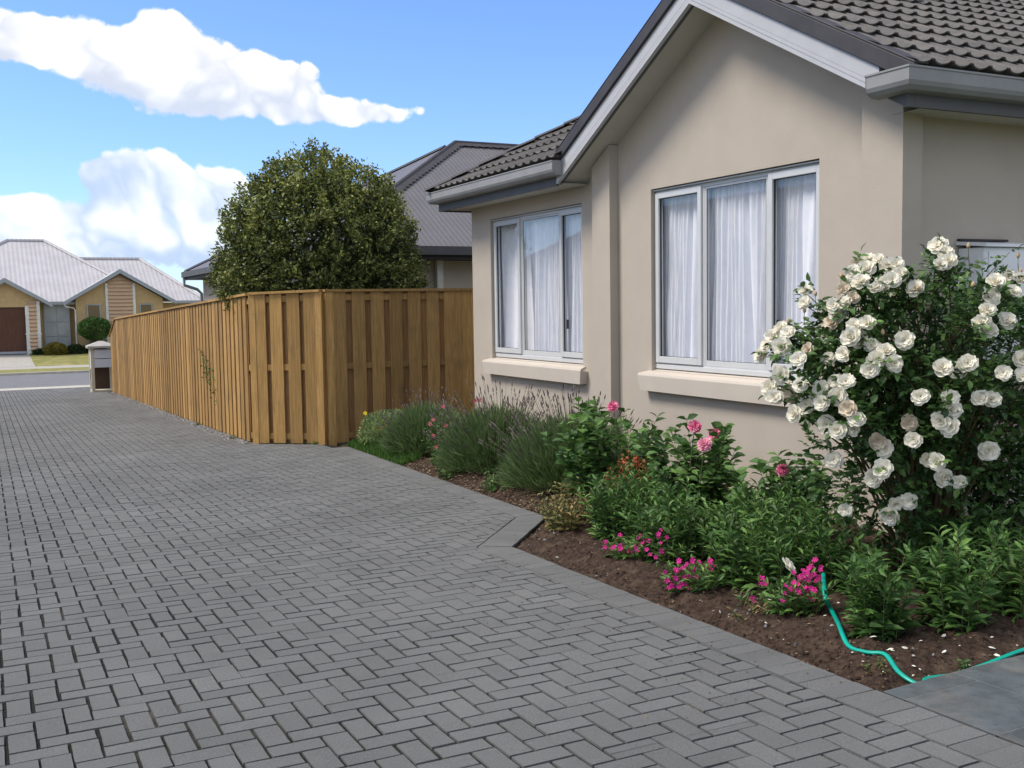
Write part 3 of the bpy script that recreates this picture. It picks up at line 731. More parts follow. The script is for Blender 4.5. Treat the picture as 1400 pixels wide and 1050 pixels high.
# white meter cabinet on the shaded side wall
cab = thing('meter_cabinet', 'white metal cabinet fixed to the shaded side wall behind the roses', 'cabinet', (6.45, 5.1, 1.2))
m = MB(); m.box(6.12, 6.78, 4.98, 5.198, .9, 1.85); o = m.build('body', M['whitebox'], cab); bevelobj(o, .006)
m = MB(); m.add([(6.10,4.95,1.852),(6.80,4.95,1.852),(6.80,5.198,1.875),(6.10,5.198,1.875),(6.10,4.95,1.872),(6.80,4.95,1.872),(6.80,5.198,1.90),(6.10,5.198,1.90)], [(3,2,1,0),(4,5,6,7),(0,1,5,4),(1,2,6,5),(2,3,7,6),(3,0,4,7)])
m.build('lid', M['whitebox'], cab)
m = MB(); m.box(6.11, 6.60, 5.17, 5.199, 1.903, 1.918); m.build('flashing', M['rubber'], cab)
m = MB(); m.box(6.16, 6.74, 4.972, 4.979, .94, 1.82); o = m.build('door', M['whitebox'], cab)

# ------------------------------------------------------------------ neighbour across the drive (seen mirrored in the window glass)
nb = thing('neighbour_house', 'plastered house with dark hip roof across the drive, mirrored in the windows', 'house', (-8, 20, -.6))
m = MB(); m.box(-11, -4.4, 11, 33, -1.2, 2.3); m.build('wall', M['stucco'], nb)
m = MB(); a0, a1, b0, b1 = -11.5, -3.9, 10.5, 33.5; zt_ = 4.5; q1 = (-7.7, 14.3, zt_); q2 = (-7.7, 29.7, zt_)
m.add([(a0,b0,2.3),(a1,b0,2.3),(a1,b1,2.3),(a0,b1,2.3),q1,q2], [(0,1,4),(1,2,5,4),(2,3,5),(3,0,4,5),(3,2,1,0)]); m.build('roof', M['tile'], nb)

# ------------------------------------------------------------------ fences
def fence(name, label, P, Q, front, height, seed, posts, pitch=.275, bw=.185, endslope=0., loc=None, capx=0., groundf=None, group=None):
    random.seed(seed)
    P = Vector(P); Q = Vector(Q); T = (Q-P); Ln = T.length; T.normalize(); Nn = Vector((-T.y, T.x))*front   # Nn towards the viewer side
    z_g = lambda s: gz((P+T*s).y)-.0
    top = lambda s: z_g(s)+height-(0 if s < Ln-endslope else (s-(Ln-endslope))*.32)
    t = thing(name, label, 'fence', (P.x, P.y, z_g(0)), group)
    n = int(Ln/pitch+.3); off = (Ln-n*pitch)/2
    mf = MB(); mb = MB()
    for i in range(n):
        s = off+i*pitch+(pitch-bw)/2+random.uniform(-.006, .006); w = bw+random.uniform(-.006, .006)
        if s+w > Ln: break
        tl = random.uniform(-.003, .003)
        mf.obox(P+T*s, T, Nn, w, .042+random.uniform(0, .004), (lambda a, s=s: z_g(s+a)+.01+tl), (lambda a, s=s: top(s+a)-.03), random.random(), n0=.0225)
    for i in range(n+1):
        s = off+i*pitch-bw/2+random.uniform(-.006, .006); w = bw
        if s < 0: w += s; s = 0
        if s+w > Ln: w = Ln-s
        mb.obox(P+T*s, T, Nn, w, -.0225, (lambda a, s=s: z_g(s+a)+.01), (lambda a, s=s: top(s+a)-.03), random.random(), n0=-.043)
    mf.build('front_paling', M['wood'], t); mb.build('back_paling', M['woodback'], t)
    for zo in (.06, 1.02, height-.145):
        m = MB(); m.obox(P, T, Nn, Ln-endslope*.98 if zo > 1.5 else Ln, .022, lambda a: z_g(a)+zo, lambda a: z_g(a)+zo+.085, random.random(), n0=-.022)
        m.build('rail', M['wood'], t)
    for s in posts:
        m = MB(); m.obox(P+T*(s-.05), T, Nn, .10, .052, lambda a: z_g(s)-.1, lambda a: top(s)-.032, random.random(), n0=-.05)
        m.build('post', M['wood'], t)
    segs = [(0-capx, Ln-endslope)]+([(Ln-endslope, Ln)] if endslope else [])
    m = MB()
    for a0, a1 in segs:
        k = max(1, int((a1-a0)/2.4))
        for j in range(k):
            s0 = a0+(a1-a0)*j/k; s1 = a0+(a1-a0)*(j+1)/k
            m.obox(P+T*s0, T, Nn, s1-s0-.003, .075, (lambda a, s0=s0: top(s0+a)-.028), (lambda a, s0=s0: top(s0+a)+.006), random.random(), n0=-.06)
    m.build('cap', M['wood'], t)
    return t
fence('paling_fence', 'long timber paling fence running down the drive to the letterbox', (3.37, 14.80), (3.33, 32.3), 1, 2.10, 21,
      [2.4*k+2.3 for k in range(6)]+[17.1], endslope=1.5)
fence('paling_fence', 'short angled timber fence panel at the corner under the round tree', (4.15, 13.985), (3.37, 14.78), 1, 2.11, 22, [.03, 1.07], pitch=.262, bw=.19)
fence('paling_fence', 'timber paling fence facing the camera between corner post and beige house', (7.6, 13.93), (4.17, 13.97), 1, 2.11, 23, [0.6, 1.45, 3.36], capx=0)

# ------------------------------------------------------------------ letterbox
lb = thing('letterbox', 'white twin letterbox in a cream pillar frame at the end of the fence', 'letterbox', (3.1, 33.1, gz(33.1)))
zb = gz(33); zt = .47
m = MB()
for x0 in (2.84, 3.40): m.box(x0-.045, x0+.045, 32.80, 32.90, zb-.05, zt-.02)
for x0 in (2.84, 3.40): m.box(x0-.045, x0+.045, 33.32, 33.42, zb-.05, zt-.02)
m.box(2.80, 3.44, 32.82, 33.40, zb-.02, zb+.06)
m.build('frame', M['cream'], lb)
m = MB(); m.box(2.81, 2.87, 32.902, 33.318, -.17, zt-.03); m.box(3.36, 3.42, 32.902, 33.318, -.17, zt-.03); m.build('side_panel', M['mailwhite'], lb)
for z0, z1 in ((-.12, .13), (.145, .41)):
    m = MB(); m.box(2.89, 3.35, 32.79, 33.30, z0, z1); o = m.build('drawer', M['mailwhite'], lb); bevelobj(o, .01)
m = MB(); m.box(2.89, 3.35, 33.36, 33.38, zb+.06, -.12); m.build('void_shade_sheet', M['void'], lb)  # dark sheet painted as the shade of the void below the drawers
m = MB(); c = (3.12, 33.11)
a = [(c[0]+sx*.40, c[1]+sy*.42, z) for z in (zt-.02, zt+.04) for sx, sy in ((-1,-1),(1,-1),(1,1),(-1,1))]
m.add(a+[(c[0]-.06, c[1], zt+.18), (c[0]+.06, c[1], zt+.18)], [(3,2,1,0),(0,1,5,4),(1,2,6,5),(2,3,7,6),(3,0,4,7),(4,5,9,8),(6,7,8,9),(5,6,9),(7,4,8)])
m.build('cap', M['concrete'], lb)

# ------------------------------------------------------------------ grey-roofed house behind the fence
h2 = thing('grey_roof_house', 'beige house with grey corrugated hip roof behind the fence and tree', 'house', (9.5, 24, -.6))
EX, EY, EZ, EF, SP2 = 5.25, 17.75, 2.60, 31.0, .565
m = MB(); t = 4.64
ap = (EX+t, EY+t, EZ+SP2*t); ap2 = (EX+t, 22.95, EZ+SP2*t)
m.add([(EX,EY,EZ),(24,EY,EZ),(24,EY+t,EZ+SP2*t),ap], [(0,1,2,3)], mi=0)
m.add([(EX,EY,EZ),ap,ap2,(EX,EF,EZ)], [(0,1,2,3)], mi=1)
m.add([(EX,EF,EZ),ap2,(EX+2*t,EF,EZ)], [(0,1,2)], mi=0)
m.add([ap,ap2,(EX+2*t,EF,EZ),(EX+2*t,EY+t,EZ)], [(0,1,2,3)], mi=1)
m.add([ap,(24,EY+t,EZ+SP2*t),(24,EY+2*t,EZ),(EX+2*t,EY+2*t,EZ)], [(0,3,2,1)], mi=0)
m.build('corrugated_roof', [M['roofgreyX'], M['roofgreyY']], h2, fixn=False)
def capline(P, Q, r, mat, parent, name, dr=.42):
    P = Vector(P); Q = Vector(Q); m = MB(); T = (Q-P).normalized(); sd_ = T.cross(Vector((0,0,1))).normalized()
    n = int((Q-P).length/.09)
    m.tube([P, Q], r*.40, 8)
    vs = []
    for i in range(n+1):
        c = P+(Q-P)*(i/n); s_ = r*(1.25+(.35 if i % 2 else 0))
        vs += [c-sd_*s_+Vector((0,0,.012-s_*dr)), c+Vector((0,0,.03)), c+sd_*s_+Vector((0,0,.012-s_*dr))]
    m.add(vs, [(3*i+k, 3*i+k+1, 3*i+k+4, 3*i+k+3) for i in range(n) for k in (0, 1)])
    return m.build(name, mat, parent)
capline((EX,EY,EZ+.03), (ap[0],ap[1],ap[2]+.03), .13, M['dark'], h2, 'hip_cap'); capline((ap[0],ap[1],ap[2]+.03), (24,EY+t,ap[2]+.03), .13, M['dark'], h2, 'ridge_cap', .55)
capline((ap2[0],ap2[1],ap2[2]+.02), (EX,EF,EZ+.02), .10, M['dark'], h2, 'hip_cap', .5)
m = MB()
m.box(EX-.02, 24, EY-.10, EY+.02, EZ-.16, EZ-.01); m.box(EX-.10, EX-.021, EY-.10, EF+.1, EZ-.16, EZ-.01)
m.build('gutter', M['darkfascia'], h2)
m = MB(); m.box(EX+.021, 24, EY+.021, EY+.05, EZ-.24, EZ-.02); m.box(EX-.0, EX+.02, EY+.021, EF, EZ-.24, EZ-.02)
m.add([(EX+.02,EY+.05,EZ-.235),(24,EY+.05,EZ-.235),(24,EY+.6,EZ-.235),(EX+.02,EY+.6,EZ-.235)], [(0,3,2,1)]); m.add([(EX+.02,EY+.6,EZ-.235),(EX+.6,EY+.6,EZ-.235),(EX+.6,EF,EZ-.235),(EX+.02,EF,EZ-.235)], [(0,3,2,1)])
m.build('eave', M['dark'], h2)
m = MB(); m.box(EX+.42, 23.6, EY+.55, EF-.32, -1.0, EZ-.24); m.build('wall', M['stucco'], h2)
m = MB(); m.box(7.62, 7.74, EY+.42, EY+.54, -1.0, EZ-.24); m.build('downpipe', M['trim'], h2)
m = MB(); m.tube([(EX-.05, EF-.05, EZ-.16), (EX-.05, EF-.05, EZ-.38), (EX+.30, EF-.05, EZ-.50), (EX+.42, EF-.05, EZ-.62), (EX+.42, EF-.05, -.8)], .045, 8)
m.build('downpipe', M['fargutter'], h2)

# ------------------------------------------------------------------ house across the street
fh = thing('street_house', 'yellow brick house with pale corrugated roof and two gables across the street', 'house', (4, 58, -.5))
GZ = -.5
m = MB()
def quad(m, *p, mi=0): m.add(p, [tuple(range(len(p)))], .5, mi)
R1L, R1R = (1.47, 63.7, 5.43), (3.30, 63.7, 5.43)
quad(m, (-4.6, 57.6, 2.05), (8.3, 57.6, 2.05), R1R, R1L)
quad(m, (8.3, 57.6, 2.05), (8.3, 69.8, 2.05), R1R, mi=1); quad(m, (-4.6, 69.8, 2.05), (-4.6, 57.6, 2.05), R1L, mi=1)
quad(m, (8.3, 69.8, 2.05), (-4.6, 69.8, 2.05), R1L, R1R)
quad(m, (4.5, 57.8, 2.04), (10.75, 57.8, 2.04), (8.05, 62, 4.39), (4.5, 62, 4.39)); quad(m, (10.75, 57.8, 2.04), (10.75, 66.2, 2.04), (8.05, 62, 4.39), mi=1)
quad(m, (10.75, 66.2, 2.04), (4.5, 66.2, 2.04), (4.5, 62, 4.39), (8.05, 62, 4.39))
# gable roofs
def gable(m, cx, hw, yf, zt, zf, depth):
    for sg in (-1, 1):
        quad(m, (cx, yf, zt), (cx, yf+depth, zt), (cx+sg*hw, yf+depth*.25, zf), (cx+sg*hw, yf, zf), mi=1)
gable(m, 6.42, 2.66, 57.0, 3.64, 2.02, 3.9); gable(m, 1.10, 2.05, 56.9, 3.20, 1.94, 3.6)
m.build('corrugated_roof', [M['roofpaleX'], M['roofpaleY']], fh)
for P, Q in ((R1R, (8.3,57.6,2.05)), (R1L, R1R), (R1L, (-4.6,57.6,2.05)), ((4.5,62,4.39), (8.05,62,4.39)), ((8.05,62,4.39), (10.75,57.8,2.04))):
    m = MB(); m.tube([Vector(P)+Vector((0,0,.03)), Vector(Q)+Vector((0,0,.03))], .09, 6); m.build('ridge_cap', M['roofpaleX'], fh)
def bargef(cx, hw, yf, zt, zf, parent):
    m = MB()
    for sg in (-1, 1):
        a = [(cx, zt+.03), (cx+sg*hw*1.02, zf+.01), (cx+sg*hw*1.02, zf-.17), (cx, zt-.19)]
        vs = [(x, yf-.06, z) for x, z in a]+[(x, yf, z) for x, z in a]
        m.add(vs, [(0,1,2,3),(7,6,5,4),(0,4,5,1),(3,2,6,7),(1,5,6,2)])
    m.build('barge_board', M['fargutter'], parent, fixn=True)
bargef(6.42, 2.66, 57.0, 3.64, 2.02, fh); bargef(1.10, 2.05, 56.9, 3.20, 1.94, fh)
# walls
m = MB()
m.box(3.15, 10.3, 58.1, 68, GZ-.4, 1.95)
quad(m, (4.30,57.35,GZ-.3), (8.52,57.35,GZ-.3), (8.52,57.35,2.16), (6.42,57.35,3.45), (4.30,57.35,2.16))
quad(m, (4.30,58.1,GZ-.3), (4.30,57.35,GZ-.3), (4.30,57.35,2.1), (4.30,58.1,2.1)); quad(m, (8.52,57.35,GZ-.3), (8.52,58.1,GZ-.3), (8.52,58.1,2.1), (8.52,57.35,2.1))
quad(m, (-.9,57.2,1.80), (2.62,57.2,1.80), (2.62,57.2,2.1), (1.1,57.2,3.05), (-.9,57.2,1.85))
m.box(-4, -.9, 57.2, 68, GZ-.4, 1.95)
m.add([(2.0,57.9,GZ-.3),(3.2,57.9,GZ-.3),(3.2,57.9,2.0),(2.0,57.9,2.0)], [(0,1,2,3)])
m.build('wall', M['brickfar'], fh)
def boards(x0, x1, y, z0, ztop, parent):
    m = MB(); z = z0; k = .19
    while z < max(ztop(x0), ztop(x1), ztop((x0+x1)/2)):
        xa, xb = x0, x1; z1 = z+k
        za = [min(z1, ztop(x)) for x in (xa, (xa+xb)/2, xb)]
        if max(za) <= z: break
        zb_ = [min(z, ztop(x)) for x in (xa, (xa+xb)/2, xb)]
        xm = (xa+xb)/2
        m.add([(xa,y-.10,zb_[0]),(xm,y-.10,zb_[1]),(xb,y-.10,zb_[2]),(xb,y-.008,za[2]),(xm,y-.008,za[1]),(xa,y-.008,za[0]),(xa,y,zb_[0]),(xm,y,zb_[1]),(xb,y,zb_[2])], [(0,1,4,5),(1,2,3,4),(6,7,1,0),(7,8,2,1)], .5)
        z = z1
    m.build('weatherboard_panel', M['weatherboard'], parent)
gz2 = lambda x: 3.42-.609*abs(x-6.42)
boards(5.84, 7.03, 57.33, GZ, gz2, fh)
boards(2.12, 2.47, 57.18, GZ, lambda x: 2.1, fh)
for (x0, x1, z1, y) in ((5.71, 5.84, gz2(5.7)-.02, 57.33), (7.03, 7.16, gz2(7.16)-.02, 57.33), (1.96, 2.12, 1.86, 57.17), (2.47, 2.62, 2.08, 57.17)):
    m = MB(); m.box(x0, x1, y-.05, y, GZ-.05, z1); m.build('corner_trim', M['trim'], fh)
m = MB(); m.box(1.93, 2.65, 57.10, 57.119, .42, .50); m.build('corner_trim', M['trim'], fh)
gd = MB(); gd.box(-.85, 1.96, 57.32, 57.36, GZ, 1.80); g = gd.build('garage_door', M['cladfar'], fh)
m = MB(); m.box(-.86, 1.955, 57.19, 57.31, GZ, GZ+.12); m.build('threshold', M['fargutter'], fh)
for (x0, x1, z0, z1, y, mt) in ((4.86, 5.40, .95, 1.84, 57.33, 'farwin'), (7.40, 7.92, .95, 1.84, 57.33, 'farwin'), (4.88, 6.0-.22, GZ+.1, .1, 57.33, 'farwin')):
    m = MB()
    for a in ((x0-.06, x0, z0-.06, z1+.06), (x1, x1+.06, z0-.06, z1+.06), (x0, x1, z1, z1+.06), (x0, x1, z0-.06, z0)): m.box(a[0], a[1], y-.045, y, a[2], a[3])
    w = m.build('window', M['farframe'], fh); m = MB(); m.box(x0, x1, y-.02, y-.005, z0, z1); m.build('pane', M[mt], w)
m = MB(); x0, x1, z0, z1, y = 2.86, 3.98, GZ+.05, 2.0, 57.86
for a in ((x0-.05, x0), (x1, x1+.05), (3.40, 3.44)): m.box(a[0], a[1], y-.04, y+.02, z0, z1)
for zz in (z0, .30, 1.02, z1-.05): m.box(x0, x1, y-.035, y+.015, zz, zz+.05)
w = m.build('entry_glazing', M['farframe'], fh); m = MB(); m.box(x0, x1, y-.01, y, z0, z1); m.build('pane', M['farglass'], w)
m = MB(); m.box(3.05, 4.35, 57.5, 57.6, 1.90, 2.03); m.box(9.05, 10.8, 57.7, 57.8, 1.90, 2.03); m.build('gutter', M['fargutter'], fh)
m = MB(); m.tube([(3.75,57.5,1.92),(3.85,57.5,1.78),(4.2,57.4,1.72),(4.26,57.3,1.6),(4.26,57.3,GZ)], .04, 6); m.build('downpipe', M['trim'], fh)
m = MB(); m.add([(3.1,57.5,1.94),(4.3,57.5,1.94),(4.3,58.15,1.94),(3.1,58.15,1.94)], [(3,2,1,0)]); m.build('soffit', M['soffit'], fh)

# ------------------------------------------------------------------ foliage helpers
def leaf_quads(P, D, L_, W_, var, up=None, fold=.25, m=None):
    """numpy arrays of positions, directions -> folded two-quad leaves added to builder m"""
    P = np.asarray(P, float); D = np.asarray(D, float); D /= np.linalg.norm(D, axis=1)[:, None]+1e-9
    n = len(P); r = RNG.normal(size=(n, 3)) if up is None else up+RNG.normal(size=(n, 3))*.45
    Sd = np.cross(D, r); Sd /= np.linalg.norm(Sd, axis=1)[:, None]+1e-9; Nn = np.cross(Sd, D)
    L_ = np.broadcast_to(L_, (n,))[:, None]; W_ = np.broadcast_to(W_, (n,))[:, None]
    b = P; t = P+D*L_-Nn*L_*.12; m1 = P+D*L_*.38+Nn*L_*.03; m2 = P+D*L_*.72
    l1 = m1-Sd*W_*.5+Nn*W_*fold; r1 = m1+Sd*W_*.5+Nn*W_*fold; l2 = m2-Sd*W_*.36+Nn*W_*fold*.6; r2 = m2+Sd*W_*.36+Nn*W_*fold*.6
    V = np.stack([b, l1, l2, t, r2, r1, m1, m2], 1).reshape(-1, 3); base = len(m.v)
    m.v.extend(map(tuple, V.tolist()))
    v = np.broadcast_to(var, (n,))
    for i in range(n):
        o = base+8*i; m.f += [(o, o+6, o+1), (o+1, o+6, o+7, o+2), (o+2, o+7, o+3), (o, o+5, o+6), (o+6, o+5, o+4, o+7), (o+7, o+4, o+3)]
        m.a += [float(v[i])]*6; m.m += [0]*6
def simple_leaves(P, D, L_, W_, var, m, up=None):
    P = np.asarray(P, float); D = np.asarray(D, float); D /= np.linalg.norm(D, axis=1)[:, None]+1e-9; n = len(P)
    r = RNG.normal(size=(n, 3)) if up is None else up+RNG.normal(size=(n, 3))*.6
    Sd = np.cross(D, r); Sd /= np.linalg.norm(Sd, axis=1)[:, None]+1e-9; Nn = np.cross(Sd, D)
    L_ = np.broadcast_to(L_, (n,))[:, None]; W_ = np.broadcast_to(W_, (n,))[:, None]
    mid = P+D*L_*.5
    V = np.stack([P, mid-Sd*W_*.5+Nn*W_*.15, P+D*L_, mid+Sd*W_*.5+Nn*W_*.15], 1).reshape(-1, 3); base = len(m.v)
    m.v.extend(map(tuple, V.tolist())); v = np.broadcast_to(var, (n,))
    for i in range(n):
        o = base+4*i; m.f += [(o, o+1, o+2), (o, o+2, o+3)]; m.a += [float(v[i])]*2; m.m += [0, 0]
def rdir(n):
    d = RNG.normal(size=(n, 3)); return d/np.linalg.norm(d, axis=1)[:, None]
def fbm3(p, s):
    return noise.noise(Vector(p)*s)+.5*noise.noise(Vector(p)*s*2.1)

# ---- round clipped tree behind the fence corner
TC = Vector((4.76, 16.0, 2.20)); TRx, TRz = 1.46, 1.60
tree = thing('round_tree', 'dense round olive-green tree rising behind the fence corner', 'tree', (TC.x, TC.y, gz(16)))
m = MB(); m.tube([(TC.x, TC.y, -.5), (TC.x+.03, TC.y, .5), (TC.x-.02, TC.y+.03, 1.3), (TC.x, TC.y, 2.3)], [.11, .09, .08, .04], 10)
for k in range(9):
    a = k*2.4; e = Vector((math.cos(a)*1.0, math.sin(a)*1.0, .5+.5*(k % 3)))
    m.tube([(TC.x, TC.y, 1.0+.1*k), TC+Vector((e.x*.5, e.y*.5, -.2+e.z*.4)), TC+Vector((e.x, e.y, e.z*.9-.1))], [.045, .03, .012], 6)
m.build('trunk', M['bark'], tree)
m = MB(); tw = MB(); dirs = rdir(3600)
for dvec in dirs:
    z = dvec[2]
    if z < -.86: continue
    lump = 1+.10*fbm3(tuple(dvec), 2.2)+.08*noise.noise(Vector(dvec)*6)
    rz = TRz if z > 0 else TRz*.86
    rad = lump*(random.uniform(.96, 1.05) if random.random() < .66 else random.uniform(.62, .96))
    flare = 1.0 if z > 0 else 1.03
    tip = TC+Vector((dvec[0]*TRx*flare, dvec[1]*TRx*.95*flare, z*rz))*rad
    out_ = Vector((dvec[0], dvec[1], dvec[2]*.8+.45)).normalized()
    ln = random.uniform(.09, .24)*(1.25 if z > .55 and random.random() < .3 else 1)
    gd = out_+Vector(RNG.normal(size=3)*.28); gd.normalize()
    n = int(13+8*random.random()); ts = RNG.random(n)
    pos = np.array(tip)+np.outer(ts*ln-ln*.4, np.array(gd))+RNG.normal(size=(n, 3))*.026
    dd = np.array(gd)*.45+RNG.normal(size=(n, 3))*.75
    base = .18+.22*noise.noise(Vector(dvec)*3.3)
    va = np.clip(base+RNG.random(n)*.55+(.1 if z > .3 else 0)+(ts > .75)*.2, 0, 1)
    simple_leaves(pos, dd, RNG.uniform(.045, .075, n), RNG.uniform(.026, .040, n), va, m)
    if random.random() < .3: tw.tube([tip-gd*.25, tip+gd*ln*.6], [.004, .002], 3, cap=False)
n = 9000; dd = rdir(n); dd = dd[dd[:, 2] > -.8]; n = len(dd)
PP = np.array(TC)+dd*np.array([TRx, TRx*.95, TRz*.93])*RNG.uniform(.72, .90, n)[:, None]
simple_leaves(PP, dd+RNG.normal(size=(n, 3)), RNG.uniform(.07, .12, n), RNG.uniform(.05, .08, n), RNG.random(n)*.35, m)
m.build('crown', M['treeleaf'], tree)
tw.build('twigs', M['bark'], tree)
def leafball(c, rx, ry, rz, n, L_, W_, m, lo=.75, zmin=-1, var=.3, upb=.4):
    d = rdir(n); d = d[d[:, 2] > zmin]; n = len(d)
    lump = np.array([1+.10*noise.noise(Vector(q)*2.4+Vector(c))+.06*noise.noise(Vector(q)*6) for q in d])
    r = lump*(lo+(1-lo)*RNG.random(n)**.6)
    P = np.array(c)+d*np.array([rx, ry, rz])*r[:, None]
    vv = np.array([noise.noise(Vector(q)*3+Vector(c)) for q in d])*.3+var+RNG.random(n)*.45
    simple_leaves(P, d+np.array([0, 0, upb])+RNG.normal(size=(n, 3))*.7, RNG.uniform(.7, 1.2, n)*L_, W_, np.clip(vv, 0, 1), m)
# ---- plants in front of the street house
bt = thing('ball_tree', 'small round topiary tree on a stem before the far brick gable', 'tree', (5.05, 56.4, -.58))
m = MB(); m.tube([(5.05,56.4,-.6),(5.03,56.4,.1),(5.05,56.4,.6)], [.06,.05,.04], 7); m.tube([(4.9,56.4,-.6),(4.98,56.4,.5)], .03, 6); m.build('trunk', M['bark'], bt)
m = MB(); leafball((5.05,56.4,.66), .78, .7, .55, 5200, .09, .06, m, .7); m.build('crown', M['ball'], bt)
def bush(label, c, rx, ry, rz, n, mt, L_=.1, cat='bush', name='bush', W_=.06):
    m = MB(); leafball(c, rx, ry, rz, n, L_, W_, m, .6, -.5); o = m.build(name, M[mt]); tag(o, label, cat)
    return o
bush('yellowish rounded bush in front of the far house entry', (3.22, 56.6, -.42), .58, .5, .42, 3000, 'yellowbush')
bush('dark green low bush left of the small ball tree', (4.15, 56.7, -.44), .50, .4, .30, 2200, 'darkbush')
bush('low dark bush below the small ball tree', (5.0, 56.9, -.42), .55, .4, .28, 2200, 'darkbush')
bush('dark low shrub beside the far garage post', (2.55, 56.8, -.46), .35, .3, .16, 900, 'darkbush')

# ------------------------------------------------------------------ garden plants
def spray(m, x, y, h, r, nst, L_, W_, lean=.35, step=.035, seed=0, stem=None, z0=None, tipup=.5, fold=.25, varb=.25, lowbare=.02, whorl=2):
    """clump of leafy stems"""
    rs = random.Random(seed)
    for k in range(nst):
        a = rs.random()*6.28; rr = r*math.sqrt(rs.random())*.55
        bx, by = x+math.cos(a)*rr, y+math.sin(a)*rr; bz = soil_z(bx, by)-.01 if z0 is None else z0
        hh = h*rs.uniform(.62, 1.08)*(1-.25*(rr/(r*.55))**2)
        le = lean*rs.uniform(.3, 1.3)*rr/(r*.55)+rs.uniform(-.06, .06)
        dx, dy = math.cos(a)*le*hh, math.sin(a)*le*hh
        pts = [Vector((bx+dx*t*t+rs.uniform(-.004,.004), by+dy*t*t+rs.uniform(-.004,.004), bz+hh*t)) for t in (0, .25, .5, .75, 1)]
        if stem is not None: stem.tube(pts, [.0035, .003, .003, .0025, .0015], 4, cap=False)
        n = max(2, int(hh/step))
        P = []; D = []; Ls = []
        for i in range(n):
            t = lowbare+(1-lowbare)*(i+.5)/n; f = t*4; j = min(3, int(f)); p = pts[j].lerp(pts[j+1], f-j)
            for w in range(whorl):
                an = i*2.4+w*6.283/whorl+rs.random()*.5
                el = .15+tipup*t+rs.uniform(-.25, .25)
                P.append(p); D.append((math.cos(an)*math.cos(el), math.sin(an)*math.cos(el), math.sin(el))); Ls.append(L_*(1.05-.45*t)*rs.uniform(.7, 1.15))
        Ls = np.array(Ls); n = len(P)
        leaf_quads(np.array([tuple(p) for p in P]), np.array(D), Ls, Ls*(W_/L_), np.clip(varb+RNG.random(n)*.5+.12*RNG.normal(), 0, 1), np.array([0, 0, 1.]), fold, m)
def leafy_plant(name, label, cat, x, y, h, r, nst, L_, W_, mt, seed, group=None, **kw):
    t = thing(name, label, cat, (x, y, soil_z(x, y)), group); m = MB(); st = MB()
    spray(m, x, y, h, r, nst, L_, W_, seed=seed, stem=st, **kw)
    m.build('foliage', M[mt], t); st.build('stems', M['stem'], t); return t
def X_at(px, py, Y=None, X=None, z=None):
    r = ray(px, py)
    if Y is not None: k = (Y-EYE.y)/r.y
    elif X is not None: k = (X-EYE.x)/r.x
    return EYE+r*k

# lance-leaved clumps (front of the bed)
leafy_plant('leafy_perennial', 'bushy lance-leaved green clump left of the pink flowers by the bed notch', 'plant', 4.00, 6.02, 0.50, 0.55, 87, .105, .030, 'lance', 31, step=.027)
leafy_plant('leafy_perennial', 'second lance-leaved clump behind the low magenta flowers', 'plant', 3.88, 5.42, 0.45, 0.46, 64, .105, .030, 'lance', 32, step=.027)
leafy_plant('leafy_perennial', 'large lance-leaved clump just left of the green hose', 'plant', 3.93, 4.60, 0.48, 0.53, 83, .105, .030, 'lance', 33, step=.027)
leafy_plant('leafy_perennial', 'lance-leaved clump right of the hose in front of the rose bush', 'plant', 3.68, 3.54, .44, .19, 22, .12, .036, 'lance', 34, step=.028)
leafy_plant('leafy_perennial', 'tall lance-leaved clump at the patio edge under the rose', 'plant', 4.06, 3.44, .48, .22, 22, .12, .036, 'lance', 35, step=.028)
leafy_plant('leafy_perennial', 'lance-leaved clump nearest the right edge of the photograph', 'plant', 4.48, 3.42, .46, .24, 26, .11, .032, 'lance', 36, step=.028)
leafy_plant('leafy_perennial', 'sparse green clump behind the hose at the foot of the rose', 'plant', 4.16, 4.22, .36, .30, 26, .10, .030, 'lance', 37, step=.03)
leafy_plant('leafy_perennial', 'dark green clump filling the bed between the dahlia bloom and the hose', 'plant', 4.35, 5.0, .50, .44, 60, .105, .032, 'lance', 38, step=.03)
leafy_plant('leafy_perennial', 'lush green clump behind the clump nearest the patio, under the rose blooms', 'plant', 4.75, 3.95, .50, .44, 60, .10, .032, 'lance', 39, step=.03)
leafy_plant('groundcover', 'small bright green leafy plant at the foot of the right lavender', 'plant', 4.25, 8.75, .20, .28, 26, .06, .026, 'broad', 83, step=.03, lean=.8)
leafy_plant('groundcover', 'small leafy plant between drive edge and middle lavender', 'plant', 4.28, 9.9, .22, .28, 26, .06, .026, 'broad', 84, step=.03, lean=.8)
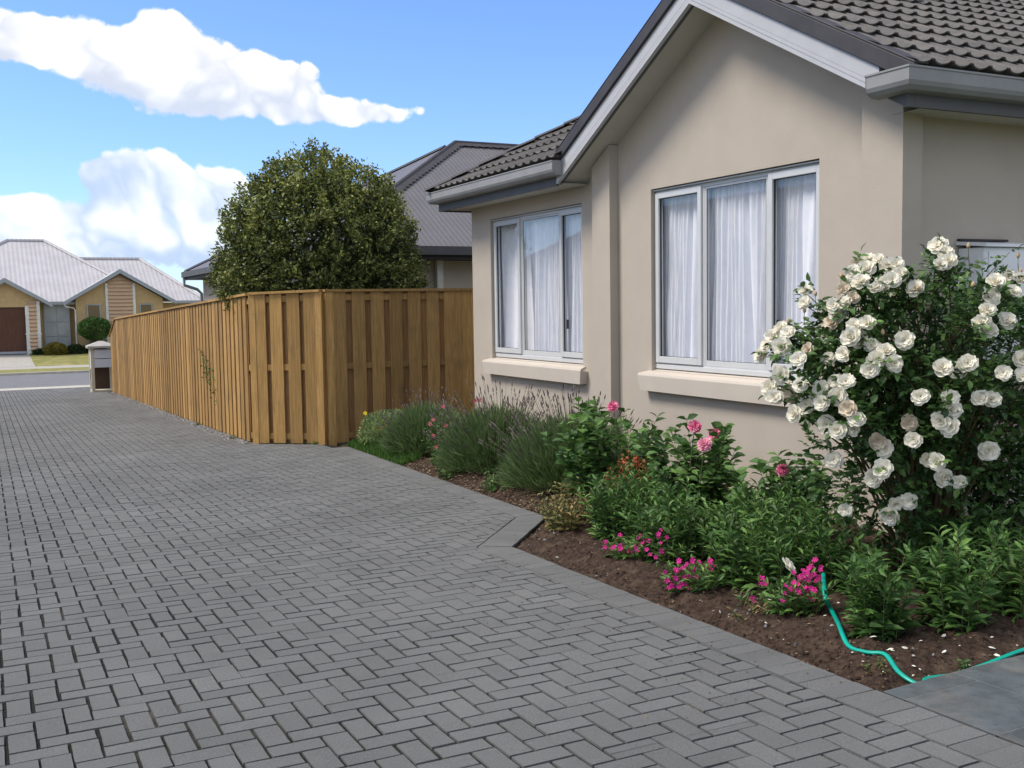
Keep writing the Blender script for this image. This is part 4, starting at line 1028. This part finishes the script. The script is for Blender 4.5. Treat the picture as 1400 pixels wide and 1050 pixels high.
# broad-leaved dahlias
def dahlia(label, x, y, h, r, nst, seed, flowers, L_=.155, W_=.098):
    t = leafy_plant('dahlia', label, 'dahlia', x, y, h, r, int(nst*1.5), L_, W_, 'broad', seed, None, step=.05, tipup=.25, fold=.16, lean=.45, lowbare=.2, whorl=2)
    for (p, sz, mt) in flowers:
        add_dahlia_flower(t, p, sz, mt)
    return t
def petal_disc(m, n, r, w, el, z, seed, L0=.1):
    rs = random.Random(seed)
    for i in range(n):
        a = 6.283*i/n+rs.uniform(-.1, .1); e = el+rs.uniform(-.12, .12); ca, sa = math.cos(a), math.sin(a)
        d = Vector((ca*math.cos(e), sa*math.cos(e), math.sin(e))); s = Vector((-sa, ca, 0)); u = s.cross(d)*-1
        b = Vector((0, 0, z)); rr = r*rs.uniform(.9, 1.06)
        vs = [b+d*rr*L0-s*w*.2, b+d*rr*L0+s*w*.2, b+d*rr*.55+s*w*.5-u*w*.2, b+d*rr*.92+s*w*.34, b+d*rr, b+d*rr*.92-s*w*.34, b+d*rr*.55-s*w*.5-u*w*.2, b+d*rr*.5+u*w*.12]
        m.add(vs, [(0,1,7),(1,2,7),(2,3,4,7),(7,4,5,6),(0,7,6)], rs.random())
DM = {}
def dahlia_mesh(kind):
    if kind in DM: return DM[kind]
    m = MB()
    for k, (n, r, w, el, z) in enumerate(((14,1,.36,-.25,0),(14,1,.34,.1,.04),(13,.9,.32,.45,.08),(11,.75,.28,.8,.12),(8,.5,.22,1.15,.16))): petal_disc(m, n, r, w, el, z, k+5)
    o = m.build('flower', M[kind]); me = o.data; bpy.data.objects.remove(o); DM[kind] = me; return me
def place(me, name, parent, p, n, s, rot=0., sxyz=None):
    o = bpy.data.objects.new(name, me); COL.objects.link(o); o.parent = parent
    off = Vector((0, 0, 0)); q = parent
    while q is not None: off += Vector(q.location); q = q.parent
    o.location = Vector(p)-off; Z = Vector(n).normalized(); X = Z.orthogonal().normalized(); X = Matrix.Rotation(rot, 3, Z) @ X; Y = Z.cross(X)
    o.rotation_euler = Matrix((X, Y, Z)).transposed().to_euler(); o.scale = sxyz or (s, s, s); return o
def add_dahlia_flower(t, p, s, kind):
    to = (EYE-Vector(p)).normalized(); nrm = (Vector((to.x, to.y, 0))*.8+Vector((random.uniform(-.3,.3), random.uniform(-.3,.3), .6)))
    place(dahlia_mesh(kind), 'flower', t, p, nrm, s, random.random()*6)
    m = MB(); b = Vector(p)-Vector((random.uniform(-.05,.05), random.uniform(-.05,.05), .28)); m.tube([b, Vector(p)-nrm.normalized()*.01], [.004, .003], 5); m.build('flower_stem', M['stem'], t)
random.seed(40)
dahlia('tall dahlia with one pink bloom beside the lavender', 4.58, 7.35, .86, .54, 24, 41, [(X_at(838, 556, Y=7.0), .05, 'pink')])
dahlia('dahlia with three pink blooms below the large window', 4.62, 6.15, .76, .46, 20, 42, [(X_at(950, 583, Y=6.0), .052, 'pink'), (X_at(977, 594, Y=6.0), .05, 'pink'), (X_at(963, 608, Y=5.85), .056, 'palepink')])
dahlia('dahlia with a single pink bloom left of the white rose bush', 4.62, 5.25, .66, .44, 18, 43, [(X_at(1070, 643, Y=5.1), .046, 'pink')])
dahlia('leafy dahlia without bloom against the wall behind the lavender', 5.10, 8.5, .72, .36, 14, 44, [])
dahlia('broad-leaved plant under the right side of the rose bush', 5.3, 3.75, .5, .32, 14, 45, [])
# reddish and yellowish small plants
leafy_plant('red_tipped_plant', 'low plant with orange-red tipped leaves between dahlia and lance-leaved clump', 'plant', 4.30, 6.55, .50, .26, 60, .055, .03, 'redleaf', 51, step=.022, varb=.45)
leafy_plant('weedy_plant', 'sparse yellowing weedy plant beside the bed notch', 'weed', 3.78, 6.62, .25, .30, 34, .07, .028, 'weed', 52, step=.04, lean=.9)
leafy_plant('weedy_plant', 'yellowish weedy clump touching the lance-leaved plant', 'weed', 3.95, 6.90, .32, .30, 30, .07, .026, 'weed', 53, step=.04, lean=.8)
leafy_plant('seedling', 'tiny yellow-green seedling near the patio corner', 'weed', 3.33, 3.22, .05, .10, 8, .03, .014, 'weed', 54, step=.02, lean=1.2)
leafy_plant('seedling', 'tiny bright green weed against the patio edge', 'weed', 3.72, 3.10, .06, .04, 4, .05, .02, 'lance', 55, step=.03)
leafy_plant('seedling', 'small pale weed on the soil before the magenta flowers', 'weed', 3.42, 4.12, .07, .16, 14, .04, .012, 'weed', 56, step=.025, lean=1.2)
leafy_plant('drive_weed', 'small green weed at the foot of the angled fence panel', 'weed', 3.98, 14.0, .05, .10, 7, .04, .012, 'lance', 57, step=.03, z0=gz(14), lean=1.4)
leafy_plant('drive_weed', 'small green weed in the gravel at the fence corner', 'weed', 3.25, 15.6, .06, .12, 9, .05, .012, 'lance', 58, step=.03, z0=gz(15.6), lean=1.4)
leafy_plant('drive_weed', 'tiny weed further along the fence foot', 'weed', 3.22, 18.4, .06, .12, 9, .05, .012, 'lance', 59, step=.03, z0=gz(18.4), lean=1.4)
# climbing weed on the fence
m = MB(); st = MB(); t = thing('fence_creeper', 'thin green creeper growing through the long fence', 'creeper', (3.30, 17.6, .3))
for k in range(5):
    p = [Vector((3.31, 17.1+.22*k, .0+.1*k)), Vector((3.28, 17.2+.2*k, .35+.08*k)), Vector((3.27, 17.35+.2*k, .62+.05*k))]; st.tube(p, .003, 4, cap=False)
    P = np.array([tuple(p[0].lerp(p[2], i/12)) for i in range(13)])+RNG.normal(size=(13,3))*.02
    leaf_quads(P, RNG.normal(size=(13,3))+np.array([-.6,-.4,.2]), .05, .025, RNG.random(13), None, .2, m)
m.build('foliage', M['lance'], t); st.build('stems', M['stem'], t)
# magenta catchfly clumps
m5 = MB(); petal_disc(m5, 5, 1, .75, .25, 0, 2, .05); fo = m5.build('flower', M['magenta']); me5 = fo.data; bpy.data.objects.remove(fo)
def catchfly(label, x, y, h, r, nfl, seed, patch, leafn=34):
    t = leafy_plant('catchfly', label, 'flower', x, y, h*.60, r*1.1, leafn, .085, .022, 'lance', seed, 'magenta-flowered catchflies along the bed edge', step=.03, lean=.7, varb=.35)
    rs = random.Random(seed); st = MB(); bz = soil_z(x, y)
    for k in range(nfl):
        (px, py, sx, sy) = patch[k % len(patch)]
        p = X_at(px+rs.gauss(0, sx), py+rs.gauss(0, sy), Y=y+rs.uniform(-.12, .10))
        if p.z < bz+.03: p.z = bz+.03+rs.random()*.03
        to = (EYE-p).normalized(); n_ = to+Vector((rs.uniform(-.7,.7), rs.uniform(-.7,.7), rs.uniform(0, .9)))
        place(me5, 'flower', t, p, n_, rs.uniform(.013, .019), rs.random()*6)
        b = Vector((x+rs.uniform(-.1,.1), y+rs.uniform(-.08,.08), bz)); st.tube([b, b.lerp(p, .55)+Vector((0,0,.04)), p-n_.normalized()*.004], .0016, 3, cap=False)
    st.build('flower_stalks', M['cane'], t); return t
catchfly('magenta catchfly furthest from the camera, low and wide', 3.62, 5.50, .20, .22, 34, 61, [(845,748,14,7),(868,752,12,7),(880,740,8,6)])
catchfly('small sparse magenta catchfly between two fuller ones', 3.70, 5.22, .24, .12, 9, 65, [(893,752,6,14),(903,735,4,6)], 10)
catchfly('magenta catchfly in the middle of the bed edge', 3.50, 4.72, .27, .22, 40, 62, [(930,780,8,12),(945,790,10,10),(965,770,10,6),(920,795,7,6)])
catchfly('tallest magenta catchfly beside the green hose', 3.62, 4.02, .32, .20, 46, 63, [(1095,790,14,9),(1110,780,7,12),(1082,815,8,7),(1105,812,12,8)])
catchfly('few magenta flowers at the left of the hose', 3.55, 4.28, .16, .10, 5, 64, [(1046,797,5,4),(1030,826,2,2)], 4)
# lavenders
def lavender(label, x, y, r, h, nb, nsp, seed, slen=.5, lean=(0, 0)):
    t = thing('lavender', label, 'lavender', (x, y, soil_z(x, y)), 'lavender clumps under the small window'); rs = np.random.default_rng(seed)
    bz = soil_z(x, y); m = MB(); n = nb
    a = rs.random(n)*6.283; el = np.arccos(1-rs.random(n)*.93); 
    d = np.stack([np.cos(a)*np.sin(el), np.sin(a)*np.sin(el), np.cos(el)], 1)
    rad = .35+.65*rs.random(n)**.7
    P = np.array([x, y, bz])+d*np.array([r, r, h])*rad[:, None]*.86
    dd = d*np.array([.8, .8, 1.15])+np.array([lean[0]*.3, lean[1]*.3, .35])+rs.normal(size=(n, 3))*.22
    simple_leaves(P, dd, rs.uniform(.09, .20, n), rs.uniform(.007, .011, n), np.clip(.15+rs.random(n)*.6, 0, 1), m)
    m.build('foliage', M['lav'], t)
    st = MB(); spk = MB()
    for k in range(nsp):
        aa = rs.random()*6.283; e = math.acos(1-rs.random()*.72)
        dv = Vector((math.cos(aa)*math.sin(e)*.85+lean[0], math.sin(aa)*math.sin(e)*.85+lean[1], math.cos(e)+.35)).normalized()
        b = Vector((x, y, bz))+Vector((math.cos(aa)*math.sin(e)*r, math.sin(aa)*math.sin(e)*r, math.cos(e)*h))*.55
        l = slen*rs.uniform(.55, 1.05); tip = b+dv*l+Vector((0, 0, -.03*l)); mid = b.lerp(tip, .5)+Vector((0,0,.015))
        st.tube([b, mid, tip], .0016, 3, cap=False, var=float(rs.random()))
        sl = rs.uniform(.035, .065); v = float(rs.random()); q = tip
        spk.tube([q-dv*.003, q+dv*sl*.25, q+dv*sl*.6, q+dv*sl], [.003, .0068, .0055, .0012], 5, var=v)
        if rs.random() < .4: g = q-dv*.03; spk.tube([g-dv*.006, g, g+dv*.008], [.002, .006, .002], 5, var=v)
    st.build('flower_stalks', M['lavstem'], t); spk.build('flower_spikes', M['lavspike'], t)['kind'] = 'stuff'; return t
lavender('widest lavender clump, right of the three, overlapping the dahlia', 4.76, 8.30, .70, .66, 14000, 260, 71, .56, (-.12, .12))
lavender('middle lavender clump with stalks crossing the small window sill', 4.78, 9.85, .70, .66, 13000, 260, 72, .60, (-.10, .05))
lavender('left lavender clump growing in front of the timber fence', 4.78, 11.75, .62, .58, 10000, 130, 73, .46, (-.05, 0))
# salmon-flowered bush between lavenders
t = leafy_plant('pink_salvia', 'light green bush with a few salmon pink flowers between lavenders', 'plant', 4.55, 10.75, .55, .36, 34, .05, .024, 'broad', 81, step=.04, lean=.5, varb=.35)
random.seed(81)
for (px, py) in ((588,580),(592,596),(597,611),(606,556),(609,582),(592,574),(650,548),(655,547)):
    place(me5, 'flower', t, X_at(px, py, Y=10.5 if px < 640 else 10.1), (-.3, -.8, .4), .026, random.random()*6).data = me5
sal = me5.copy(); sal.materials.clear(); sal.materials.append(M['salmon'])
for c in t.children:
    if c.name.startswith('flower'): c.data = sal
# low variegated shrub, lawn patch
t = thing('low_shrub', 'low clipped grey-green shrub against the fence with one yellow flower', 'shrub', (4.75, 13.0, gz(13)))
m = MB(); leafball((4.72, 13.0, -.14), .40, .36, .30, 3600, .045, .02, m, .6, -.4, var=.45); m.build('foliage', M['lav'], t)
place(me5, 'flower', t, X_at(499, 565, Y=12.8), (-.2, -.9, .4), .03); t.children[-1].data = None or t.children[-1].data
yl = me5.copy(); yl.materials.clear(); yl.materials.append(M['yellow'])
for c in t.children:
    if c.name.startswith('flower'): c.data = yl
m = MB(); n = 9000
yy = RNG.uniform(11.2, 13.6, n); xx = np.array([bed_x(y) for y in yy])+RNG.random(n)*.62*(1-np.clip((12.0-yy)/1.4, 0, .8))
zz = np.array([soil_z(a, b) for a, b in zip(xx, yy)])-.005
simple_leaves(np.stack([xx, yy, zz], 1), np.stack([RNG.normal(0, .35, n), RNG.normal(0, .35, n), np.ones(n)], 1), RNG.uniform(.05, .11, n), .009, RNG.random(n)*.8, m)
tag(m.build('grass', M['lawn']), 'small bright green lawn patch beside the drive at the fence', 'grass', kind='stuff')
# ---- green hose
def hoseobj(pts, label, r=.0115):
    P = [Vector(p) for p in pts]; out_ = []
    for i in range(len(P)-1):
        p0 = P[max(0, i-1)]; p1 = P[i]; p2 = P[i+1]; p3 = P[min(len(P)-1, i+2)]
        for k in range(8):
            s = k/8; out_.append(.5*((2*p1)+(p2-p0)*s+(2*p0-5*p1+4*p2-p3)*s*s+(3*p1-p0-3*p2+p3)*s**3))
    out_.append(P[-1]); m = MB(); m.tube(out_, r, 10, flat=.75); return tag(m.build('garden_hose', M['hose'], smooth=True), label, 'hose')
def gp(px, py, dz=.02):
    r = ray(px, py); k = (dz-EYE.z)/(r.z+SL*r.y); p = EYE+r*k; return p
def gs(px, py): p = gp(px, py, .035); p.z = soil_z(p.x, p.y)+.012; return p
h0 = gs(1127, 815); h00 = h0+Vector((.06, .12, .09))
hoseobj([X_at(1128,800,Y=4.45), X_at(1126,785,Y=4.15), X_at(1126,795,Y=3.98), X_at(1129,818,Y=3.86), gs(1136,842)+Vector((0,0,.02)), gs(1146,866)+Vector((0,0,.006)), gs(1160,884), gs(1185,893), gs(1210,899), gs(1228,911), gs(1250,919), gs(1272,921)]+
        [Vector((3.48, 3.085, gz(3)-.018)), Vector((3.65, 3.085, gz(3)-.028)), Vector((3.85, 3.09, gz(3)-.02)), Vector((4.1, 3.10, gz(3)+.0)), Vector((4.5, 3.12, gz(3)+.01)), Vector((5.0, 3.16, gz(3)+.01))], 'bright green garden hose lying on the soil beside the patio')
hoseobj([gs(560,640), gs(530,628), gs(505,620), gs(488,614)][::-1], 'short end of green hose at the lawn patch by the fence')
hoseobj([gs(742,706)+Vector((.03,0,0)), gs(754,709), gs(768,711)-Vector((0,0,.035)), gs(800,713)-Vector((0,0,.035)), gs(818,716), gs(832,723)], 'piece of green hose crossing the soil at the bed notch', .007)

# ------------------------------------------------------------------ white rose bush
rose = thing('rose_bush', 'large bush of white roses in front of the big window and side wall', 'rose bush', (4.85, 4.35, soil_z(4.85, 4.35)))
random.seed(90)
def bloom_mesh(seed, mt, openness):
    rs = random.Random(seed); m = MB()
    rings = [(6, 1.0, .95, .18, -.06), (6, .88, .85, .50, .0), (5, .70, .72, .85, .05), (5, .50, .55, 1.12, .10), (4, .32, .4, 1.3, .14)]
    for k, (n, r, w, el, z) in enumerate(rings):
        el = el*openness
        for i in range(n):
            a = 6.283*(i+.5*(k % 2))/n+rs.uniform(-.2, .2); e0 = el+rs.uniform(-.12, .12); rr = r*rs.uniform(.88, 1.08); ww = w*rs.uniform(.9, 1.15)
            ca, sa = math.cos(a), math.sin(a); s = Vector((-sa, ca, 0)); rad = Vector((ca, sa, 0)); up = Vector((0, 0, 1)); vs = []
            nu, nv = 4, 4; wob = rs.uniform(0, 6)
            for u in range(nu+1):
                tu = u/nu; ang = e0*(1-.15*tu)-.55*max(0, tu-.6)*(2.2-openness)
                cpos = (rad*math.cos(e0)+up*math.sin(e0))*rr*tu*.98+up*(.10*math.sin(tu*3.14)*-.6)+up*z
                if tu > .7: cpos += rad*.05*(tu-.7)*3-up*.16*(tu-.7)
                wd = ww*(math.sin(min(1, tu*1.08)*math.pi*.62)**.75)*(1 if tu < .8 else 1-(tu-.8)*1.3)*.5
                for v in range(nv+1):
                    tv = v/nv*2-1
                    cup = (tv*tv)*.22*ww
                    vs.append(cpos+s*tv*wd+(up*math.cos(e0)-rad*math.sin(e0))*cup*(.4+tu*.6)+up*.03*math.sin(wob+tv*4)*tu)
            m.add(vs, [(u*(nv+1)+v, u*(nv+1)+v+1, (u+1)*(nv+1)+v+1, (u+1)*(nv+1)+v) for u in range(nu) for v in range(nv)], rs.random())
    # centre
    for i in range(14):
        a = rs.random()*6.28; r_ = rs.random()*.14; c = Vector((math.cos(a)*r_, math.sin(a)*r_, .22))
        m.tube([c-Vector((0,0,.12)), c+Vector((0,0,rs.random()*.05))], .022, 4, mi=1)
    o = m.build('bloom', [M[mt], M['stamen']], smooth=True); me = o.data; bpy.data.objects.remove(o); return me
BL = [bloom_mesh(1, 'petal', .8), bloom_mesh(2, 'petal', 1.0), bloom_mesh(3, 'petal', .62), bloom_mesh(4, 'petalold', .9), bloom_mesh(5, 'petal', 1.15)]
raw6 = [(985,125),(1025,160),(1000,215),(1040,200),(605,212),(655,193),(702,195),(645,240),(585,255),(620,300),(750,222),(790,212),(810,262),(770,290),(720,310),(690,330),(535,330),(580,375),(490,412),(512,455),(545,398),(480,495),(352,340),(350,400),
 (270,540),(235,525),(200,565),(168,600),(240,612),(145,650),(365,620),(320,668),(650,495),(585,510),(572,565),(612,575),(830,580),(535,645),(465,665),(670,605),(742,632),(692,672),(665,718),(780,690),(235,745),(205,850),(185,810),(330,795),(290,835),
 (500,775),(548,778),(430,815),(360,890),(300,930),(432,880),(510,850),(560,905),(600,955),(585,1003),(455,980),(505,1010),(1265,300),(1325,275),(1385,285),(1245,370),(1350,345),(1225,435),(1195,492),(1320,485),(1235,530),(880,330),(1010,712),(1080,722),(1130,690),
 (1300,735),(1392,672),(1395,745),(905,848),(1190,855),(1242,862),(1048,855),(1050,915),(1000,965),(1042,990)]
raw7 = [(700,150),(735,190),(725,285),(680,330),(490,240),(545,480),(785,450),(850,440),(760,508),(850,60),(872,145),(945,240),(985,250),(1015,325),(1090,345),(1230,197),(1300,252),(1362,235),(985,565)]
bp = [(1000+x/3.5, 300+y/3.5) for x, y in raw6]+[(1000+x/3.5, 560+y/3.5) for x, y in raw7]
bp = bp[:100]
EC = Vector((5.05, 4.45, .88)); ER = Vector((1.18, .85, 1.0))
faded = set([4,16,17,21,48,56,84,93,30])
def on_bush(px, py, inset=0.):
    r = ray(px, py); o = Vector(((EYE.x-EC.x)/ER.x, (EYE.y-EC.y)/ER.y, (EYE.z-EC.z)/ER.z)); d_ = Vector((r.x/ER.x, r.y/ER.y, r.z/ER.z))
    a = d_.dot(d_); b = 2*o.dot(d_); c = o.dot(o)-1; D = b*b-4*a*c
    k = (-b-math.sqrt(D))/(2*a) if D > 0 else -b/(2*a)
    return EYE+r*(k+inset), r
canes = MB(); lv = MB(); base = Vector((4.85, 4.35, soil_z(4.85, 4.35)))
bpos = []
for i, (px, py) in enumerate(bp):
    p, r = on_bush(px, py, random.uniform(-.05, .10)); bpos.append(p)
    outw = (p-EC); outw = Vector((outw.x/ER.x, outw.y/ER.y, outw.z/ER.z)).normalized(); to = (EYE-p).normalized()
    n_ = to*.75+outw*.7+Vector((random.uniform(-.45,.45), random.uniform(-.45,.45), random.uniform(-.1,.5)))
    me = BL[3] if i in faded else BL[random.choice((0, 1, 2, 0, 4))]
    s = random.uniform(.042, .058)*(.9 if i in faded else 1)
    o = place(me, 'bloom', rose, p, n_, s, random.random()*6, (s, s*random.uniform(.85, 1.05), s*random.uniform(.8, 1.05)))
    if i in faded: o['label'] = 'browning faded bloom'
def rose_leaf(m, p, d, s, rs):
    # compound leaf: five leaflets
    d = Vector(d).normalized(); sd_ = d.cross(Vector((rs.uniform(-.3,.3), rs.uniform(-.3,.3), 1))).normalized()
    P = []; D = []; Ls = []
    for (t, sg, l) in ((.35, -1, .8), (.35, 1, .8), (.7, -1, .95), (.7, 1, .95), (1., 0, 1.1)):
        P.append(tuple(p+d*s*1.3*t)); D.append(tuple((d*(.55 if sg else 1)+sd_*sg*.85+Vector((0,0,-.15))))); Ls.append(l*s)
    Ls = np.array(Ls); leaf_quads(np.array(P), np.array(D), Ls, Ls*.58, np.clip(RNG.random(5)*.2+rs.random()*.65, 0, 1), np.array([0,0,1.]), .12, m)
rs = random.Random(5)
for i, p in enumerate(bpos):
    # cane: from the base or a hub inside the bush to the bloom
    hub = base.lerp(EC, .9)+Vector((rs.uniform(-.35,.35), rs.uniform(-.25,.25), rs.uniform(-.3,.25)))
    mid = hub.lerp(p, .6)+Vector((0, 0, .10))
    pts = [base+Vector((rs.uniform(-.08,.08), rs.uniform(-.08,.08), 0)), hub, mid, p-Vector((0,0,.01))] if i % 3 == 0 else [hub, mid, p-Vector((0,0,.01))]
    canes.tube(pts, [.008, .006, .004, .0025][-len(pts):], 5, cap=False)
    for k in range(14):
        t = rs.uniform(.25, .97); q = mid.lerp(p, t)+Vector(RNG.normal(size=3))*.015
        out_ = Vector(RNG.normal(size=3))+Vector((0,0,.3)); rose_leaf(lv, q, out_, rs.uniform(.040, .058), rs)
for (px, py) in ((1090,450),(1100,415),(1120,470),(1062,470),(1324,350),(1350,352),(1380,345),(1300,372),(1215,372),(1160,372)):
    p, r = on_bush(px, py, .05); hub = EC+Vector((rs.uniform(-.5,.2), rs.uniform(-.2,.2), .2)); mid = hub.lerp(p, .6)+Vector((0,0,.12))
    canes.tube([hub, mid, p], [.005,.003,.0015], 5, cap=False)
    for k in range(5): rose_leaf(lv, mid.lerp(p, .25+.18*k), Vector(RNG.normal(size=3))+Vector((0,0,.4)), rs.uniform(.035,.05), rs)
# dense leafy body
for (c, r_, n) in (((5.75, 4.40, .80), (.75, .55, .70), 1500), ((5.25, 4.45, .95), (.80, .60, .62), 1350), ((5.0, 4.35, .55), (.90, .55, .55), 950), ((4.62, 4.55, .98), (.38, .40, .30), 240), ((4.95, 4.6, 1.25), (.65, .45, .33), 170)):
    for d_ in rdir(n):
        rad = rs.uniform(.55, 1.0)**.6
        p = Vector((c[0]+d_[0]*r_[0]*rad, c[1]+d_[1]*r_[1]*rad, c[2]+d_[2]*r_[2]*rad))
        if p.z < soil_z(p.x, p.y)+.08: continue
        rose_leaf(lv, p, Vector(d_)+Vector((0, 0, .35))+Vector(RNG.normal(size=3))*.5, rs.uniform(.042, .062), rs)
for k in range(60):
    d_ = Vector(rdir(1)[0]); p = EC+Vector((d_.x*ER.x*.8, d_.y*ER.y*.8, abs(d_.z)*ER.z*.7-.1))
    b0 = base+Vector((rs.uniform(-.1,.1), rs.uniform(-.1,.1), 0)); canes.tube([b0, b0.lerp(p, .5)+Vector((0,0,.15)), p], [.010, .007, .003], 5, cap=False)
lv.build('foliage', M['roseleaf'], rose)
# buds on thin shoots
m = MB(); m.tube([(0,0,-.012),(0,0,-.004),(0,0,.010),(0,0,.022)], [.003,.010,.010,.002], 7); bo = m.build('bud', M['bud'], smooth=True); bme = bo.data; bpy.data.objects.remove(bo)
st = MB()
for (px, py) in ((1078,440),(1115,402),(1324,337),(1392,350),(1150,378),(1154,390),(1207,455),(1330,390),(1395,372),(1060,505),(1255,395),(1100,425)):
    p, r = on_bush(px, py, .03); up = Vector((rs.uniform(-.3,.3), rs.uniform(-.3,.3), 1)).normalized()
    place(bme, 'bud', rose, p, up, 1)
    q = p-up*.12+Vector((.06, .03, -.05)); canes.tube([q, p-up*.05, p-up*.01], .002, 4, cap=False)
canes.build('canes', M['cane'], rose)
# fallen / low blooms that lie apart from the bush
for (px, py, lab) in ((1274, 828, 'faded white rose bloom fallen on the soil near the patio'), (1078, 775, 'white rose bloom caught in the leaves beside the magenta flowers')):
    if py == 828: p = gs(px, py+5); p.z += .02
    else: p = X_at(px, py, Y=4.12)
    e = bpy.data.objects.new('fallen_bloom', BL[3] if py == 828 else BL[0]); COL.objects.link(e); e.location = p; e.scale = (.042, .055, .042); e.rotation_euler = (.9, .3, .5)
    tag(e, lab, 'rose bloom')
S.cycles.max_bounces = 8; S.cycles.transparent_max_bounces = 12; S.cycles.use_denoising = True
